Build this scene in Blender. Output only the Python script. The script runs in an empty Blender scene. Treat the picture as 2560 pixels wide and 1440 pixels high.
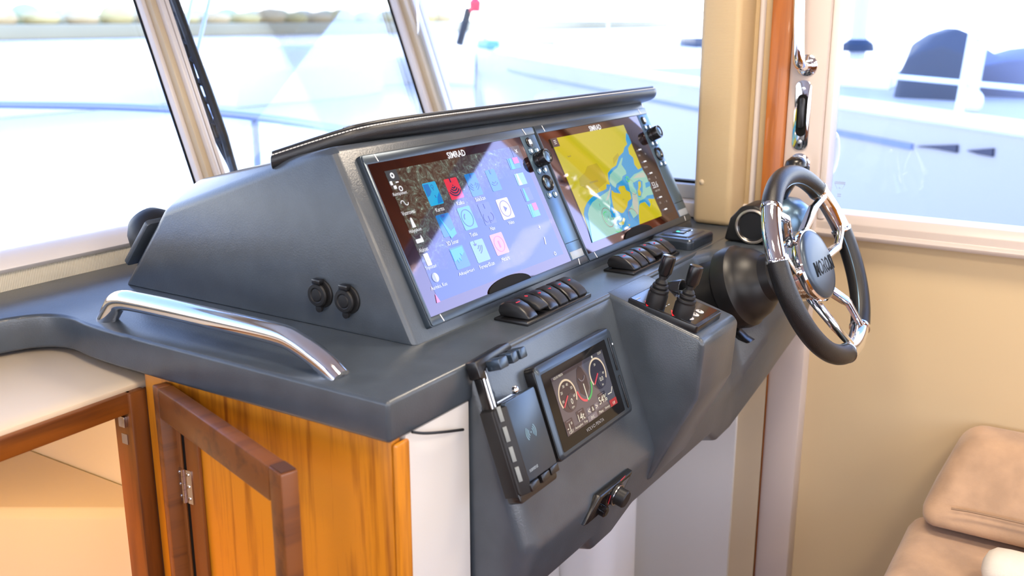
import bpy, bmesh, math, random
from mathutils import Vector, Matrix, geometry
random.seed(7)
SC = bpy.context.scene
COL = SC.collection
V = Vector

# ------------------------------------------------------------------ camera
FPX = 2513.0                                   # focal length in pixels of a 2560 wide frame
PITCH, YAW = math.radians(15.07), math.radians(32.573)
CAM = V((0, 0, 1.55))
_a = V((math.cos(YAW), math.sin(YAW), 0))
RGT = V((math.sin(YAW), -math.cos(YAW), 0))
FWD = _a * math.cos(PITCH) + V((0, 0, -math.sin(PITCH)))
UPV = RGT.cross(FWD)
cd = bpy.data.cameras.new('camera')
cd.sensor_width = 36.0
cd.lens = FPX / 2560 * 36.0
cd.clip_start = .05
cd.clip_end = 2000
cd.dof.use_dof = True
cd.dof.focus_distance = 1.56
cd.dof.aperture_fstop = 4.5
cam = bpy.data.objects.new('camera', cd)
COL.objects.link(cam)
m3 = Matrix((RGT, UPV, -FWD)).transposed()
cam.matrix_world = Matrix.Translation(CAM) @ m3.to_4x4()
SC.camera = cam

# ------------------------------------------------------------------ view, sky
SC.view_settings.view_transform = 'Standard'
SC.view_settings.look = 'None'
EXPO = 0.0
SC.view_settings.exposure = EXPO
SC.view_settings.gamma = 1.0
SC.view_settings.use_curve_mapping = False
SKY = 5.8
FILL = 8.0  # power of each added ceiling fill panel
LED = 11.0
w = bpy.data.worlds.new('sky')
SC.world = w
w.use_nodes = True
nt = w.node_tree
nt.nodes.clear()
out = nt.nodes.new('ShaderNodeOutputWorld')
bg = nt.nodes.new('ShaderNodeBackground')
tc = nt.nodes.new('ShaderNodeTexCoord')
sep = nt.nodes.new('ShaderNodeSeparateXYZ')
cr = nt.nodes.new('ShaderNodeValToRGB')
cr.color_ramp.elements[0].position = 0.0
cr.color_ramp.elements[0].color = (1.0, .98, .95, 1)
cr.color_ramp.elements[1].position = 1.0
cr.color_ramp.elements[1].color = (.14, .27, .70, 1)
for p, c in ((.10, (.94, .95, 1.0)), (.24, (.53, .67, 1.0)), (.5, (.28, .44, .92))):
    e = cr.color_ramp.elements.new(p)
    e.color = (*c, 1)
nt.links.new(tc.outputs['Generated'], sep.inputs[0])
nt.links.new(sep.outputs['Z'], cr.inputs['Fac'])
nt.links.new(cr.outputs['Color'], bg.inputs['Color'])
bg.inputs['Strength'].default_value = SKY
nt.links.new(bg.outputs[0], out.inputs[0])

# ------------------------------------------------------------------ pixel rays -> points on real planes
def ray(x, y):
    return FWD + RGT * ((x - 1280) / FPX) + UPV * ((720 - y) / FPX)
def atX(x, y, v): r = ray(x, y); return CAM + r * ((v - CAM.x) / r.x)
def atY(x, y, v): r = ray(x, y); return CAM + r * ((v - CAM.y) / r.y)
def atZ(x, y, v): r = ray(x, y); return CAM + r * ((v - CAM.z) / r.z)
def atD(x, y, v): return CAM + ray(x, y) * v
def atP(x, y, p, n):
    r = ray(x, y)
    return CAM + r * ((V(p) - CAM).dot(V(n)) / r.dot(V(n)))

class Frame:
    """a flat local frame: ex, ey in the plane, ez outwards"""
    def __init__(s, o, ex, ey):
        s.o = V(o); s.ex = V(ex).normalized()
        s.ez = s.ex.cross(V(ey)).normalized()
        s.ey = s.ez.cross(s.ex)
    def uv(s, x, y, h=0.0):
        p = atP(x, y, s.o + s.ez * h, s.ez) - s.o
        return (p.dot(s.ex), p.dot(s.ey))
    def mat(s):
        return Matrix.Translation(s.o) @ Matrix((s.ex, s.ey, s.ez)).transposed().to_4x4()
    def world(s, u, v, h=0.0): return s.o + s.ex * u + s.ey * v + s.ez * h

# ------------------------------------------------------------------ materials
MATS = {}
def mat(name, col=(.5, .5, .5), rough=.5, metal=0, spec=.5, coat=0, emit=None, es=1.0, bump=None, tint=None, sheen=0, ior=1.5):
    if name in MATS: return MATS[name]
    m = bpy.data.materials.new(name); m.use_nodes = True
    b = m.node_tree.nodes['Principled BSDF']
    b.inputs['Base Color'].default_value = (*col, 1)
    b.inputs['Roughness'].default_value = rough
    b.inputs['Metallic'].default_value = metal
    b.inputs['Specular IOR Level'].default_value = spec
    b.inputs['IOR'].default_value = ior
    b.inputs['Coat Weight'].default_value = coat
    b.inputs['Coat Roughness'].default_value = .05
    if sheen:
        b.inputs['Sheen Weight'].default_value = sheen
    if tint: b.inputs['Specular Tint'].default_value = (*tint, 1)
    if emit:
        b.inputs['Emission Color'].default_value = (*emit, 1)
        b.inputs['Emission Strength'].default_value = es / 2 ** EXPO
    if bump:
        sc, st, var = bump
        t = m.node_tree
        tcn = t.nodes.new('ShaderNodeTexCoord')
        no = t.nodes.new('ShaderNodeTexNoise'); no.inputs['Scale'].default_value = sc
        no.inputs['Detail'].default_value = 3
        t.links.new(tcn.outputs['Object'], no.inputs['Vector'])
        bp = t.nodes.new('ShaderNodeBump'); bp.inputs['Strength'].default_value = st
        bp.inputs['Distance'].default_value = .002
        t.links.new(no.outputs['Fac'], bp.inputs['Height'])
        t.links.new(bp.outputs[0], b.inputs['Normal'])
        if var:
            no2 = t.nodes.new('ShaderNodeTexNoise'); no2.inputs['Scale'].default_value = sc * .06
            no2.inputs['Detail'].default_value = 4
            t.links.new(tcn.outputs['Object'], no2.inputs['Vector'])
            rp = t.nodes.new('ShaderNodeValToRGB')
            rp.color_ramp.elements[0].position = .35; rp.color_ramp.elements[1].position = .68
            rp.color_ramp.elements[0].color = (*[c * (1 - var) for c in col], 1)
            rp.color_ramp.elements[1].color = (*[min(1, c * (1 + var)) for c in col], 1)
            t.links.new(no2.outputs['Fac'], rp.inputs['Fac'])
            t.links.new(rp.outputs[0], b.inputs['Base Color'])
    MATS[name] = m
    return m

def wood(name, light, dark, rough=.3, axis='Z', coat=.25, scale=1.0):
    m = mat(name, light, rough, coat=coat)
    t = m.node_tree; b = t.nodes['Principled BSDF']
    tcn = t.nodes.new('ShaderNodeTexCoord'); mp = t.nodes.new('ShaderNodeMapping')
    st = {'Z': (26, 26, 1.6), 'X': (1.6, 26, 26), 'Y': (26, 1.6, 26)}[axis]
    mp.inputs['Scale'].default_value = [q * scale for q in st]
    t.links.new(tcn.outputs['Object'], mp.inputs['Vector'])
    n1 = t.nodes.new('ShaderNodeTexNoise'); n1.inputs['Scale'].default_value = 1.0
    n1.inputs['Detail'].default_value = 5; n1.inputs['Distortion'].default_value = 1.2
    t.links.new(mp.outputs[0], n1.inputs['Vector'])
    mp2 = t.nodes.new('ShaderNodeMapping')
    mp2.inputs['Scale'].default_value = [q * scale * 6 for q in st]
    t.links.new(tcn.outputs['Object'], mp2.inputs['Vector'])
    n2 = t.nodes.new('ShaderNodeTexNoise'); n2.inputs['Scale'].default_value = 1.0
    n2.inputs['Detail'].default_value = 3
    t.links.new(mp2.outputs[0], n2.inputs['Vector'])
    mx = t.nodes.new('ShaderNodeMath'); mx.operation = 'MULTIPLY_ADD'
    mx.inputs[1].default_value = .35
    t.links.new(n2.outputs['Fac'], mx.inputs[0]); t.links.new(n1.outputs['Fac'], mx.inputs[2])
    rp = t.nodes.new('ShaderNodeValToRGB')
    rp.color_ramp.elements[0].position = .46; rp.color_ramp.elements[0].color = (*dark, 1)
    rp.color_ramp.elements[1].position = .72; rp.color_ramp.elements[1].color = (*light, 1)
    t.links.new(mx.outputs[0], rp.inputs['Fac']); t.links.new(rp.outputs[0], b.inputs['Base Color'])
    return m

def ribbed(name, col, rough, scale, axis='Z', strength=.25):
    m = mat(name, col, rough)
    t = m.node_tree; b = t.nodes['Principled BSDF']
    tcn = t.nodes.new('ShaderNodeTexCoord')
    wv = t.nodes.new('ShaderNodeTexWave'); wv.bands_direction = axis
    wv.inputs['Scale'].default_value = scale; wv.inputs['Distortion'].default_value = .6
    wv.inputs['Detail'].default_value = 2
    t.links.new(tcn.outputs['Object'], wv.inputs['Vector'])
    bp = t.nodes.new('ShaderNodeBump'); bp.inputs['Strength'].default_value = strength
    bp.inputs['Distance'].default_value = .001
    t.links.new(wv.outputs['Fac'], bp.inputs['Height']); t.links.new(bp.outputs[0], b.inputs['Normal'])
    return m

def glass(name, tint=(1, 1, 1), refl=1.0):
    if name in MATS: return MATS[name]
    m = bpy.data.materials.new(name); m.use_nodes = True
    t = m.node_tree; t.nodes.clear()
    o = t.nodes.new('ShaderNodeOutputMaterial'); mx = t.nodes.new('ShaderNodeMixShader')
    tr = t.nodes.new('ShaderNodeBsdfTransparent'); tr.inputs[0].default_value = (*tint, 1)
    gl = t.nodes.new('ShaderNodeBsdfGlossy'); gl.inputs['Roughness'].default_value = .02
    fr = t.nodes.new('ShaderNodeFresnel'); fr.inputs['IOR'].default_value = 1.35
    mu = t.nodes.new('ShaderNodeMath'); mu.operation = 'MULTIPLY'; mu.inputs[1].default_value = refl
    t.links.new(fr.outputs[0], mu.inputs[0]); t.links.new(mu.outputs[0], mx.inputs[0])
    t.links.new(tr.outputs[0], mx.inputs[1]); t.links.new(gl.outputs[0], mx.inputs[2])
    t.links.new(mx.outputs[0], o.inputs[0])
    MATS[name] = m
    return m

M_DASH = mat('dash_grey_gelcoat', (.051, .064, .080), .28, spec=.7, bump=(420, .10, .10))  # grey dash, base pushed bluer for the sky's cast on its top
M_BLACK = mat('black_plastic', (.008, .008, .009), .26, spec=.6)
M_BLACKM = mat('black_matt_plastic', (.011, .011, .012), .45, spec=.35)
M_GLOSS = mat('black_gloss', (.005, .005, .006), .06, spec=.35)
M_RUB = mat('black_rubber', (.010, .010, .011), .5, spec=.35)
M_BEZEL = mat('bezel_sky_tint', (.055, .075, .10), .3, metal=.6, spec=.7)  # black bezel with the sky's blue reflection put into its base colour
M_CHROME = mat('chrome', (.86, .86, .87), .06, metal=1)
M_STEEL = mat('brushed_steel', (.62, .62, .63), .22, metal=1)
M_LEATHER = mat('black_leather', (.010, .010, .011), .34, spec=.45, bump=(900, .25, 0))
M_PAD = mat('padded_vinyl', (.014, .015, .018), .34, spec=.6, bump=(700, .2, 0))
M_THREAD = mat('white_thread', (.75, .74, .70), .7)
M_TEAK = wood('teak_veneer', (.54, .195, .010), (.25, .070, .004), .3, coat=.1, scale=1.15)
M_TEAKD = wood('teak_frame', (.165, .050, .009), (.085, .024, .005), .36, coat=.1)
M_TEAKX = wood('teak_rail', (.22, .062, .008), (.09, .024, .004), .34, axis='X', coat=.1)
M_JAMB = wood('teak_jamb', (.44, .135, .018), (.30, .085, .012), .35)
M_TAN = mat('tan_wall_panel', (.60, .46, .27), .6)
M_TANRIB = ribbed('tan_ribbed_vinyl', (.56, .42, .235), .5, 130, 'Z', .35)
M_FABRIC = ribbed('cream_fabric', (.62, .55, .42), .8, 110, 'X', .5)
M_CREAM = mat('cream_moulding', (.56, .45, .30), .38)
M_CREAMW = mat('cream_white_moulding', (.70, .64, .60), .3)
M_PINKW = mat('door_frame_white', (.57, .49, .44), .35)
M_WHITE = mat('white_gelcoat', (.68, .665, .64), .35)
M_WHITEP = mat('white_plastic', (.8, .8, .8), .3)
M_OCHRE = mat('dark_gold_groove', (.28, .165, .04), .4)
M_SUEDE = mat('tan_suede', (.47, .30, .18), .85, sheen=.3, bump=(240, .25, .16))
M_GASKET = mat('black_gasket', (.006, .006, .006), .6, spec=.12)
M_GLASS = glass('window_glass', (.97, .99, 1.0), .7)
M_CEIL = mat('headliner', (.70, .62, .50), .7)

def screen(name, e, es=1.0, base=(.004, .004, .005)):
    return mat('screen_' + name, base, .04, spec=1.0, emit=e, es=es, tint=(.80, .68, 1.0), ior=1.8)
M_SGLASS = mat('screen_cover_glass', (.010, .004, .004), .04, spec=1.0, tint=(1.0, .74, .86), ior=1.8)

# ------------------------------------------------------------------ mesh helpers
def tagset(o, label=None, cat=None, group=None, kind=None):
    if label: o['label'] = label
    if cat: o['category'] = cat
    if group: o['group'] = group
    if kind: o['kind'] = kind
    return o

def root(name, label, cat, mw=None, group=None, kind=None):
    o = bpy.data.objects.new(name, None); COL.objects.link(o)
    o.empty_display_size = .02
    if mw is not None: o.matrix_world = mw
    return tagset(o, label, cat, group, kind)

def link(name, me, m, parent=None):
    o = bpy.data.objects.new(name, me); COL.objects.link(o)
    if m: me.materials.append(m)
    if parent: o.parent = parent
    return o

def obj(name, bm, m, parent=None, bevel=0.0, seg=2, ang=30, bang=28, smooth=True):
    bmesh.ops.remove_doubles(bm, verts=bm.verts, dist=1e-6)
    bmesh.ops.recalc_face_normals(bm, faces=bm.faces)
    if bevel > 0:
        es = [e for e in bm.edges if len(e.link_faces) == 2 and e.calc_face_angle(0) > math.radians(bang)]
        bmesh.ops.bevel(bm, geom=es, offset=bevel, segments=seg, profile=.5, affect='EDGES', clamp_overlap=True)
    me = bpy.data.meshes.new(name); bm.to_mesh(me); bm.free()
    if smooth:
        me.shade_smooth()
        me.set_sharp_from_angle(angle=math.radians(ang))
    return link(name, me, m, parent)

def B(): return bmesh.new()

def add_box(bm, c, s, rot=None):
    c = V(c); vs = []
    for i in (-.5, .5):
        for j in (-.5, .5):
            for k in (-.5, .5):
                p = V((i * s[0], j * s[1], k * s[2]))
                if rot is not None: p = rot @ p
                vs.append(bm.verts.new(c + p))
    for f in ((0, 1, 3, 2), (4, 6, 7, 5), (0, 4, 5, 1), (2, 3, 7, 6), (0, 2, 6, 4), (1, 5, 7, 3)):
        bm.faces.new([vs[q] for q in f])
    return bm

def box(name, lo, hi, m, parent=None, bevel=0.0, seg=2):
    bm = B(); lo = V(lo); hi = V(hi)
    add_box(bm, (lo + hi) / 2, hi - lo)
    return obj(name, bm, m, parent, bevel, seg)

AX = {'x': lambda a, b, h: V((h, a, b)), 'y': lambda a, b, h: V((a, h, b)), 'z': lambda a, b, h: V((a, b, h))}
def add_prism(bm, poly, h0, h1, axis='z'):
    f = AX[axis]
    lo = [bm.verts.new(f(a, b, h0)) for a, b in poly]
    hi = [bm.verts.new(f(a, b, h1)) for a, b in poly]
    n = len(poly)
    bm.faces.new(lo); bm.faces.new(hi[::-1])
    for i in range(n):
        bm.faces.new((lo[i], lo[(i + 1) % n], hi[(i + 1) % n], hi[i]))
    return bm

def prism(name, poly, h0, h1, m, parent=None, axis='z', bevel=0.0, seg=2, ang=30):
    return obj(name, add_prism(B(), poly, h0, h1, axis), m, parent, bevel, seg, ang)

def add_flat(bm, poly, h):
    """flat polygon (concave allowed) facing +z"""
    vs = [bm.verts.new((a, b, h)) for a, b in poly]
    for t in geometry.tessellate_polygon([[V((a, b, 0)) for a, b in poly]]):
        if len(set(t)) == 3: bm.faces.new([vs[i] for i in t])

def flats(name, polys, h, m, parent):
    for p in polys: flat(name, [p], h, m, parent)

def flat(name, polys, h, m, parent):
    bm = B()
    for p in polys: add_flat(bm, p, h)
    for f in bm.faces:
        f.normal_update()
        if f.normal.z < 0: f.normal_flip()
    me = bpy.data.meshes.new(name); bm.to_mesh(me); bm.free()
    return link(name, me, m, parent)

def rrect(u0, v0, u1, v1, r=.003, n=4):
    pts = []
    for cx, cy, a0 in ((u1 - r, v1 - r, 0), (u0 + r, v1 - r, 90), (u0 + r, v0 + r, 180), (u1 - r, v0 + r, 270)):
        for i in range(n + 1):
            a = math.radians(a0 + 90 * i / n)
            pts.append((cx + r * math.cos(a), cy + r * math.sin(a)))
    return pts

def disc(u, v, r, n=24, ry=None, a0=0, a1=360):
    ry = ry or r
    full = abs(a1 - a0) >= 359
    k = n if full else n + 1
    return [(u + r * math.cos(math.radians(a0 + (a1 - a0) * i / n)), v + ry * math.sin(math.radians(a0 + (a1 - a0) * i / n))) for i in range(k)]

def arcband(u, v, r0, r1, a0, a1, n=24):
    o = [(u + r1 * math.cos(math.radians(a0 + (a1 - a0) * i / n)), v + r1 * math.sin(math.radians(a0 + (a1 - a0) * i / n))) for i in range(n + 1)]
    q = [(u + r0 * math.cos(math.radians(a0 + (a1 - a0) * i / n)), v + r0 * math.sin(math.radians(a0 + (a1 - a0) * i / n))) for i in range(n + 1)]
    return [(o[i], o[i + 1], q[i + 1], q[i]) for i in range(n)]

def bar(a, b, wd):
    a = V(a); b = V(b); d = (b - a).normalized(); n = V((-d.y, d.x)) * wd / 2
    return [tuple(a + n), tuple(a - n), tuple(b - n), tuple(b + n)]

def add_rings(bm, rings, closed=True, cap=True):
    vr = [[bm.verts.new(p) for p in r] for r in rings]
    for i in range(len(vr) - 1):
        n = len(vr[i])
        for j in range(n if closed else n - 1):
            bm.faces.new((vr[i][j], vr[i][(j + 1) % n], vr[i + 1][(j + 1) % n], vr[i + 1][j]))
    if cap and closed:
        bm.faces.new(vr[0][::-1]); bm.faces.new(vr[-1])
    return bm

def add_tube(bm, pts, r, seg=12, cap=True, loop=False):
    pts = [V(p) for p in pts]; n = len(pts)
    rs = r if isinstance(r, (list, tuple)) else [r] * n
    rings = []; prev = None
    for i, p in enumerate(pts):
        if loop: t = pts[(i + 1) % n] - pts[i - 1]
        else: t = pts[min(i + 1, n - 1)] - pts[max(i - 1, 0)]
        t.normalize()
        if prev is None:
            s = t.cross(V((0, 0, 1)))
            if s.length < .1: s = t.cross(V((0, 1, 0)))
        else: s = prev - t * prev.dot(t)
        s.normalize(); prev = s; q = t.cross(s)
        rings.append([p + (s * math.cos(2 * math.pi * k / seg) + q * math.sin(2 * math.pi * k / seg)) * rs[i] for k in range(seg)])
    if loop: rings.append(rings[0])
    return add_rings(bm, rings, True, cap and not loop)

def tube(name, pts, r, m, parent=None, seg=12, cap=True, loop=False, ang=40):
    return obj(name, add_tube(B(), pts, r, seg, cap, loop), m, parent, ang=ang)

def add_lathe(bm, prof, seg=32, o=(0, 0, 0), ex=(1, 0, 0), ey=(0, 1, 0), ez=(0, 0, 1)):
    o = V(o); ex = V(ex); ey = V(ey); ez = V(ez); rings = []
    for r, z in prof:
        r = max(r, 1e-5)
        rings.append([o + ez * z + (ex * math.cos(2 * math.pi * k / seg) + ey * math.sin(2 * math.pi * k / seg)) * r for k in range(seg)])
    return add_rings(bm, rings)

def lathe(name, prof, m, parent=None, seg=32, o=(0, 0, 0), ax=None, ang=35):
    ex, ey, ez = V((1, 0, 0)), V((0, 1, 0)), V((0, 0, 1))
    if ax is not None:
        ez = V(ax).normalized()
        ex = ez.cross(V((.3, .5, .81))).normalized(); ey = ez.cross(ex)
    return obj(name, add_lathe(B(), prof, seg, o, ex, ey, ez), m, parent, ang=ang)

def smooth_path(pts, it=2):
    pts = [V(p) for p in pts]
    for _ in range(it):
        q = [pts[0]]
        for a, b in zip(pts[:-1], pts[1:]):
            q += [a.lerp(b, .25), a.lerp(b, .75)]
        q.append(pts[-1]); pts = q
    return pts

FONT_CACHE = {}
def text(name, s, u, v, m, parent, h=.006, w=None, z=.0006, ext=.0, slant=0, bold=0):
    key = (s, bold)
    if key not in FONT_CACHE:
        cu = bpy.data.curves.new('t', 'FONT'); cu.body = s; cu.resolution_u = 2; cu.offset = bold
        o = bpy.data.objects.new('t', cu)
        me = bpy.data.meshes.new_from_object(o)
        co = [x.co.copy() for x in me.vertices]
        FONT_CACHE[key] = ([tuple(c) for c in co], [tuple(p.vertices) for p in me.polygons])
        bpy.data.objects.remove(o); bpy.data.curves.remove(cu); bpy.data.meshes.remove(me)
    co, fs = FONT_CACHE[key]
    x0 = min(c[0] for c in co); x1 = max(c[0] for c in co); y0 = min(c[1] for c in co); y1 = max(c[1] for c in co)
    sy = h / (y1 - y0); sx = sy if w is None else w / (x1 - x0)
    vs = [((c[0] - (x0 + x1) / 2) * sx + u + slant * c[1] * sy, (c[1] - (y0 + y1) / 2) * sy + v, z) for c in co]
    me = bpy.data.meshes.new(name); me.from_pydata(vs, [], fs); me.update()
    o = link(name, me, m, parent)
    if ext:
        md = o.modifiers.new('s', 'SOLIDIFY'); md.thickness = ext; md.offset = 1
    return o

# ================================================================== THE CABIN
DZ = 1.13                                   # dash height
WY, WZ, WK = 1.525, 1.16, .38               # windscreen foot and its forward lean
def wsy(z): return WY + WK * (z - WZ)
WN = V((0, 1, -WK)).normalized()
def onws(x, y, h=0.0): return atP(x, y, V((0, WY, WZ)) + WN * h, WN)

fl = box('floor', (-1.4, -2.4, -.06), (2.2, 1.2, 0.0), wood('floor_teak', (.22, .10, .035), (.13, .05, .018), .4, axis='Y'))
tagset(fl, 'dark teak cabin sole', 'floor', kind='structure')
ce = box('ceiling', (-1.4, -2.4, 2.02), (2.2, 1.95, 2.10), M_CEIL)
tagset(ce, 'cream headliner of the wheelhouse', 'ceiling', kind='structure')

# starboard side -------------------------------------------------
SX = 2.05
ws = box('wall_starboard', (SX + .03, -2.4, 0), (SX + .12, .567, 1.13), M_TAN)
tagset(ws, 'tan side wall under the sliding window', 'wall', kind='structure')
wu = box('wall_starboard_header', (SX + .0, -2.4, 1.74), (SX + .12, 1.86, 2.02), M_TEAKD)
wu.name = 'trim_8'; tagset(wu, 'dark teak header over the side windows', 'trim', kind='structure')
wa = box('wall_starboard_aft', (SX + .02, -2.4, 1.13), (SX + .12, -1.35, 1.74), M_TEAKD)
wa.name = 'wall_aft_starboard'; tagset(wa, 'teak wall panel aft of the sliding window', 'wall', kind='structure')
wp = box('wall_port', (-1.5, -2.4, 0), (-1.4, 1.7, 1.05), M_TEAKD)
tagset(wp, 'teak lined port wall below the windows', 'wall', kind='structure')
wp2 = box('trim_9', (-1.5, -2.4, 1.85), (-1.4, 1.9, 2.02), M_TEAKD)
tagset(wp2, 'teak header over the port windows', 'trim', kind='structure')
wf = box('wall_aft', (-1.4, -2.5, 0), (2.17, -2.4, .95), M_TEAK)
tagset(wf, 'teak aft bulkhead below the cockpit opening', 'wall', kind='structure')
for i, x in enumerate((-1.4, .35, 2.02)):
    p = box('trim_%d' % (10 + i), (x, -2.5, .95), (x + .14, -2.4, 2.02), M_TEAKD)
    tagset(p, 'teak post of the cockpit opening, number %d from port' % (i + 1), 'trim', kind='structure')
for i, y in enumerate((-2.4, -.6, 1.35)):
    p = box('trim_%d' % (13 + i), (-1.5, y, 1.05), (-1.4, y + .12, 1.85), M_TEAKD)
    tagset(p, 'teak post between the port windows, number %d from aft' % (i + 1), 'trim', kind='structure')

# sliding door / window -----------------------------------------
door = root('door_1', 'white framed sliding side door with large glass pane', 'door', kind='structure')
box('stile', (SX - .01, .567, 0), (SX + .05, .642, 1.74), M_PINKW, door, .006)
box('glazing_bead', (SX + .0, .553, 1.15), (SX + .05, .567, 1.74), M_CREAMW, door, .004)
bm = B()
add_prism(bm, [(SX + .06, 1.115), (SX - .004, 1.115), (SX - .008, 1.124), (SX + .002, 1.130), (SX + .002, 1.146), (SX + .016, 1.162), (SX + .06, 1.166)], -1.35, .575, 'y')
for vtx in bm.verts: pass
obj('sill_rail', bm, M_PINKW, door, .002)
box('pane', (SX + .040, -1.35, 1.16), (SX + .046, .56, 1.74), M_GLASS, door)
# chrome grab handle
hx = SX - .055
top = atX(2000, -60, hx); bot = atX(1996, 150, hx)
base = atX(2018, 163, SX - .01)
pts = smooth_path([V((hx, top.y, 1.74)), V((hx, top.y, 1.62)), V((hx, bot.y + .0, bot.z + .0)), V((hx + .012, (bot.y + base.y) / 2, bot.z - .012)), V((SX - .008, base.y, base.z))], 3)
tagset(tube('grab_handle', pts, .0115, M_CHROME, door, 16), 'polished chrome grab handle on the door stile')
h = lathe('handle_rose', [(.0, .0), (.021, .0), (.021, .003), (.016, .006), (.0, .007)], M_CHROME, door, 28, (SX - .010, base.y, base.z), (-1, 0, 0))
# flush latch plate
a = atX(2012, 200, SX - .01); b = atX(1999, 375, SX - .01); c0 = (a + b) / 2
LF = Frame((SX - .0105, c0.y, c0.z), (0, -1, 0), (0, 0, 1))
lp = root('latch_plate', None, None, LF.mat()); lp.parent = door
hh = (a.z - b.z) / 2
prism('plate', rrect(-.0165, -hh, .0165, hh, .0155, 8), 0, .003, M_CHROME, lp, bevel=.0008)
prism('slot', rrect(-.0105, -.042, .0105, .042, .010, 8), .003, .0034, M_GASKET, lp)
prism('thumb_slide', rrect(-.006, -.026, .006, .036, .0055, 6), .0034, .0075, M_BLACK, lp, bevel=.0012)
for s in (-1, 1):
    lathe('screw', [(.0, 0), (.0045, 0), (.004, .0012), (0, .0016)], M_STEEL, lp, 14, (0, s * (hh - .017), .003), (0, 0, 1))
for chd in list(lp.children): pass
kb = atX(2000, 408, SX - .01)
lathe('lock_rose', [(0, 0), (.021, 0), (.021, .004), (.017, .006), (.014, .006), (.013, .004), (0, .004)], M_CHROME, door, 28, kb, (-1, 0, 0))
lathe('lock_thumbturn', [(0, .004), (.0125, .004), (.0125, .012), (.009, .015), (0, .015)], M_BLACK, door, 24, kb, (-1, 0, 0))
# outside pull handle seen through the glass
p1 = atX(2068, 330, SX + .065); p2 = atX(2060, 440, SX + .065); xo = SX + .10
tube('outer_handle', smooth_path([V((SX + .05, p1.y, p1.z)), V((xo, p1.y - .008, p1.z - .004)), V((xo + .012, p1.y - .012, (p1.z + p2.z) / 2)), V((xo, p2.y - .008, p2.z + .004)), V((SX + .05, p2.y, p2.z))], 2), .007, M_WHITEP, door, 10)
# glass sticker
GF = Frame((SX + .0395, 0, 0), (0, -1, 0), (0, 0, 1))
u0, v0 = GF.uv(2099, 470)
M_ETCH = mat('etched_grey', (.35, .42, .50), .6)
st = root('glass_sticker', None, None, Matrix.Translation(GF.world(u0, v0)) @ Matrix((GF.ex, GF.ey, GF.ez)).transposed().to_4x4()); st.parent = door
flat('sticker_mark', [bar((-.011, .012), (.011, .012), .002), bar((-.011, .009), (.011, .009), .002), bar((-.010, .008), (-.005, -.002), .0008), bar((.010, .008), (.005, -.002), .0008), disc(0, 0, .0015, 8), bar((-.004, -.013), (.004, -.013), .002), bar((-.004, -.017), (.004, -.017), .002)], .0004, M_ETCH, st)

jb = box('trim_1', (SX - .02, .642, 0), (SX + .05, .682, 2.02), M_JAMB, None, .003)
tagset(jb, 'orange teak door jamb beside the white door stile', 'trim', kind='structure')
tb = root('trim_2', 'tan ribbed panel with a raised white bead next to the pillar', 'trim', kind='structure')
box('panel', (SX + .0, .682, DZ), (SX + .05, .77, 2.02), M_TANRIB, tb, .002)
tube('bead', [V((SX - .001, .706, 2.02)), V((SX - .001, .706, 1.165)), V((SX - .001, .712, 1.160)), V((SX - .001, .75, 1.160))], .0065, M_CREAMW, tb, 10)
box('gasket', (SX - .006, .723, 1.20), (SX + .002, .735, 2.02), M_GASKET, tb)
pl = root('trim_3', 'tan ribbed vinyl window pillar standing on the dash', 'trim', kind='structure')
box('pillar_cover', (1.965, .722, DZ), (SX + .03, .805, 2.02), M_TANRIB, pl, .012, 3)
pc = atX(1754, 455, 1.965)
lathe('screw_cap', [(0, 0), (.0055, 0), (.0055, .0015), (.003, .0035), (0, .004)], M_CREAM, pl, 16, (1.9655, pc.y, pc.z), (-1, 0, 0))

# side window forward of the pillar -------------------------------
wd2 = root('window_2', 'forward side window between pillar and corner post', 'window', kind='structure')
box('pane', (SX + .040, .79, 1.19), (SX + .046, 1.62, 1.80), M_GLASS, wd2)
box('sill', (SX - .03, .80, 1.13), (SX + .06, 1.60, 1.163), M_CREAMW, wd2, .006)
box('lower_frame', (SX + .01, .80, 1.163), (SX + .06, 1.60, 1.195), mat('window_frame_grey', (.45, .47, .5), .4), wd2, .004)
box('seal', (SX + .03, .80, 1.192), (SX + .05, 1.60, 1.200), M_GASKET, wd2)

# windscreen -------------------------------------------------------
wd1 = root('window_1', 'forward leaning windscreen with cream mullions', 'window', kind='structure')
bm = B()
t = .006
add_prism(bm, [(wsy(1.17), 1.17), (wsy(1.17) + t, 1.17), (wsy(1.97) + t, 1.97), (wsy(1.97), 1.97)], -1.4, 2.10, 'x')
obj('pane', bm, M_GLASS, wd1)
bm = B()
add_prism(bm, [(1.500, 1.160), (1.492, 1.168), (1.500, 1.178), (1.520, 1.188), (1.56, 1.190), (1.56, 1.150)], -1.4, 2.08, 'x')
obj('sill', bm, M_CREAMW, wd1, .002)
bm = B()
add_prism(bm, [(1.506, DZ - .01), (1.506, 1.162), (1.55, 1.162), (1.55, DZ - .01)], -1.4, 2.08, 'x')
obj('sill_fabric', bm, M_FABRIC, wd1, .002)
box('header', (-1.4, wsy(1.95) - .06, 1.93), (2.1, wsy(1.95) + .06, 2.02), M_CREAM, wd1, .004)

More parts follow.
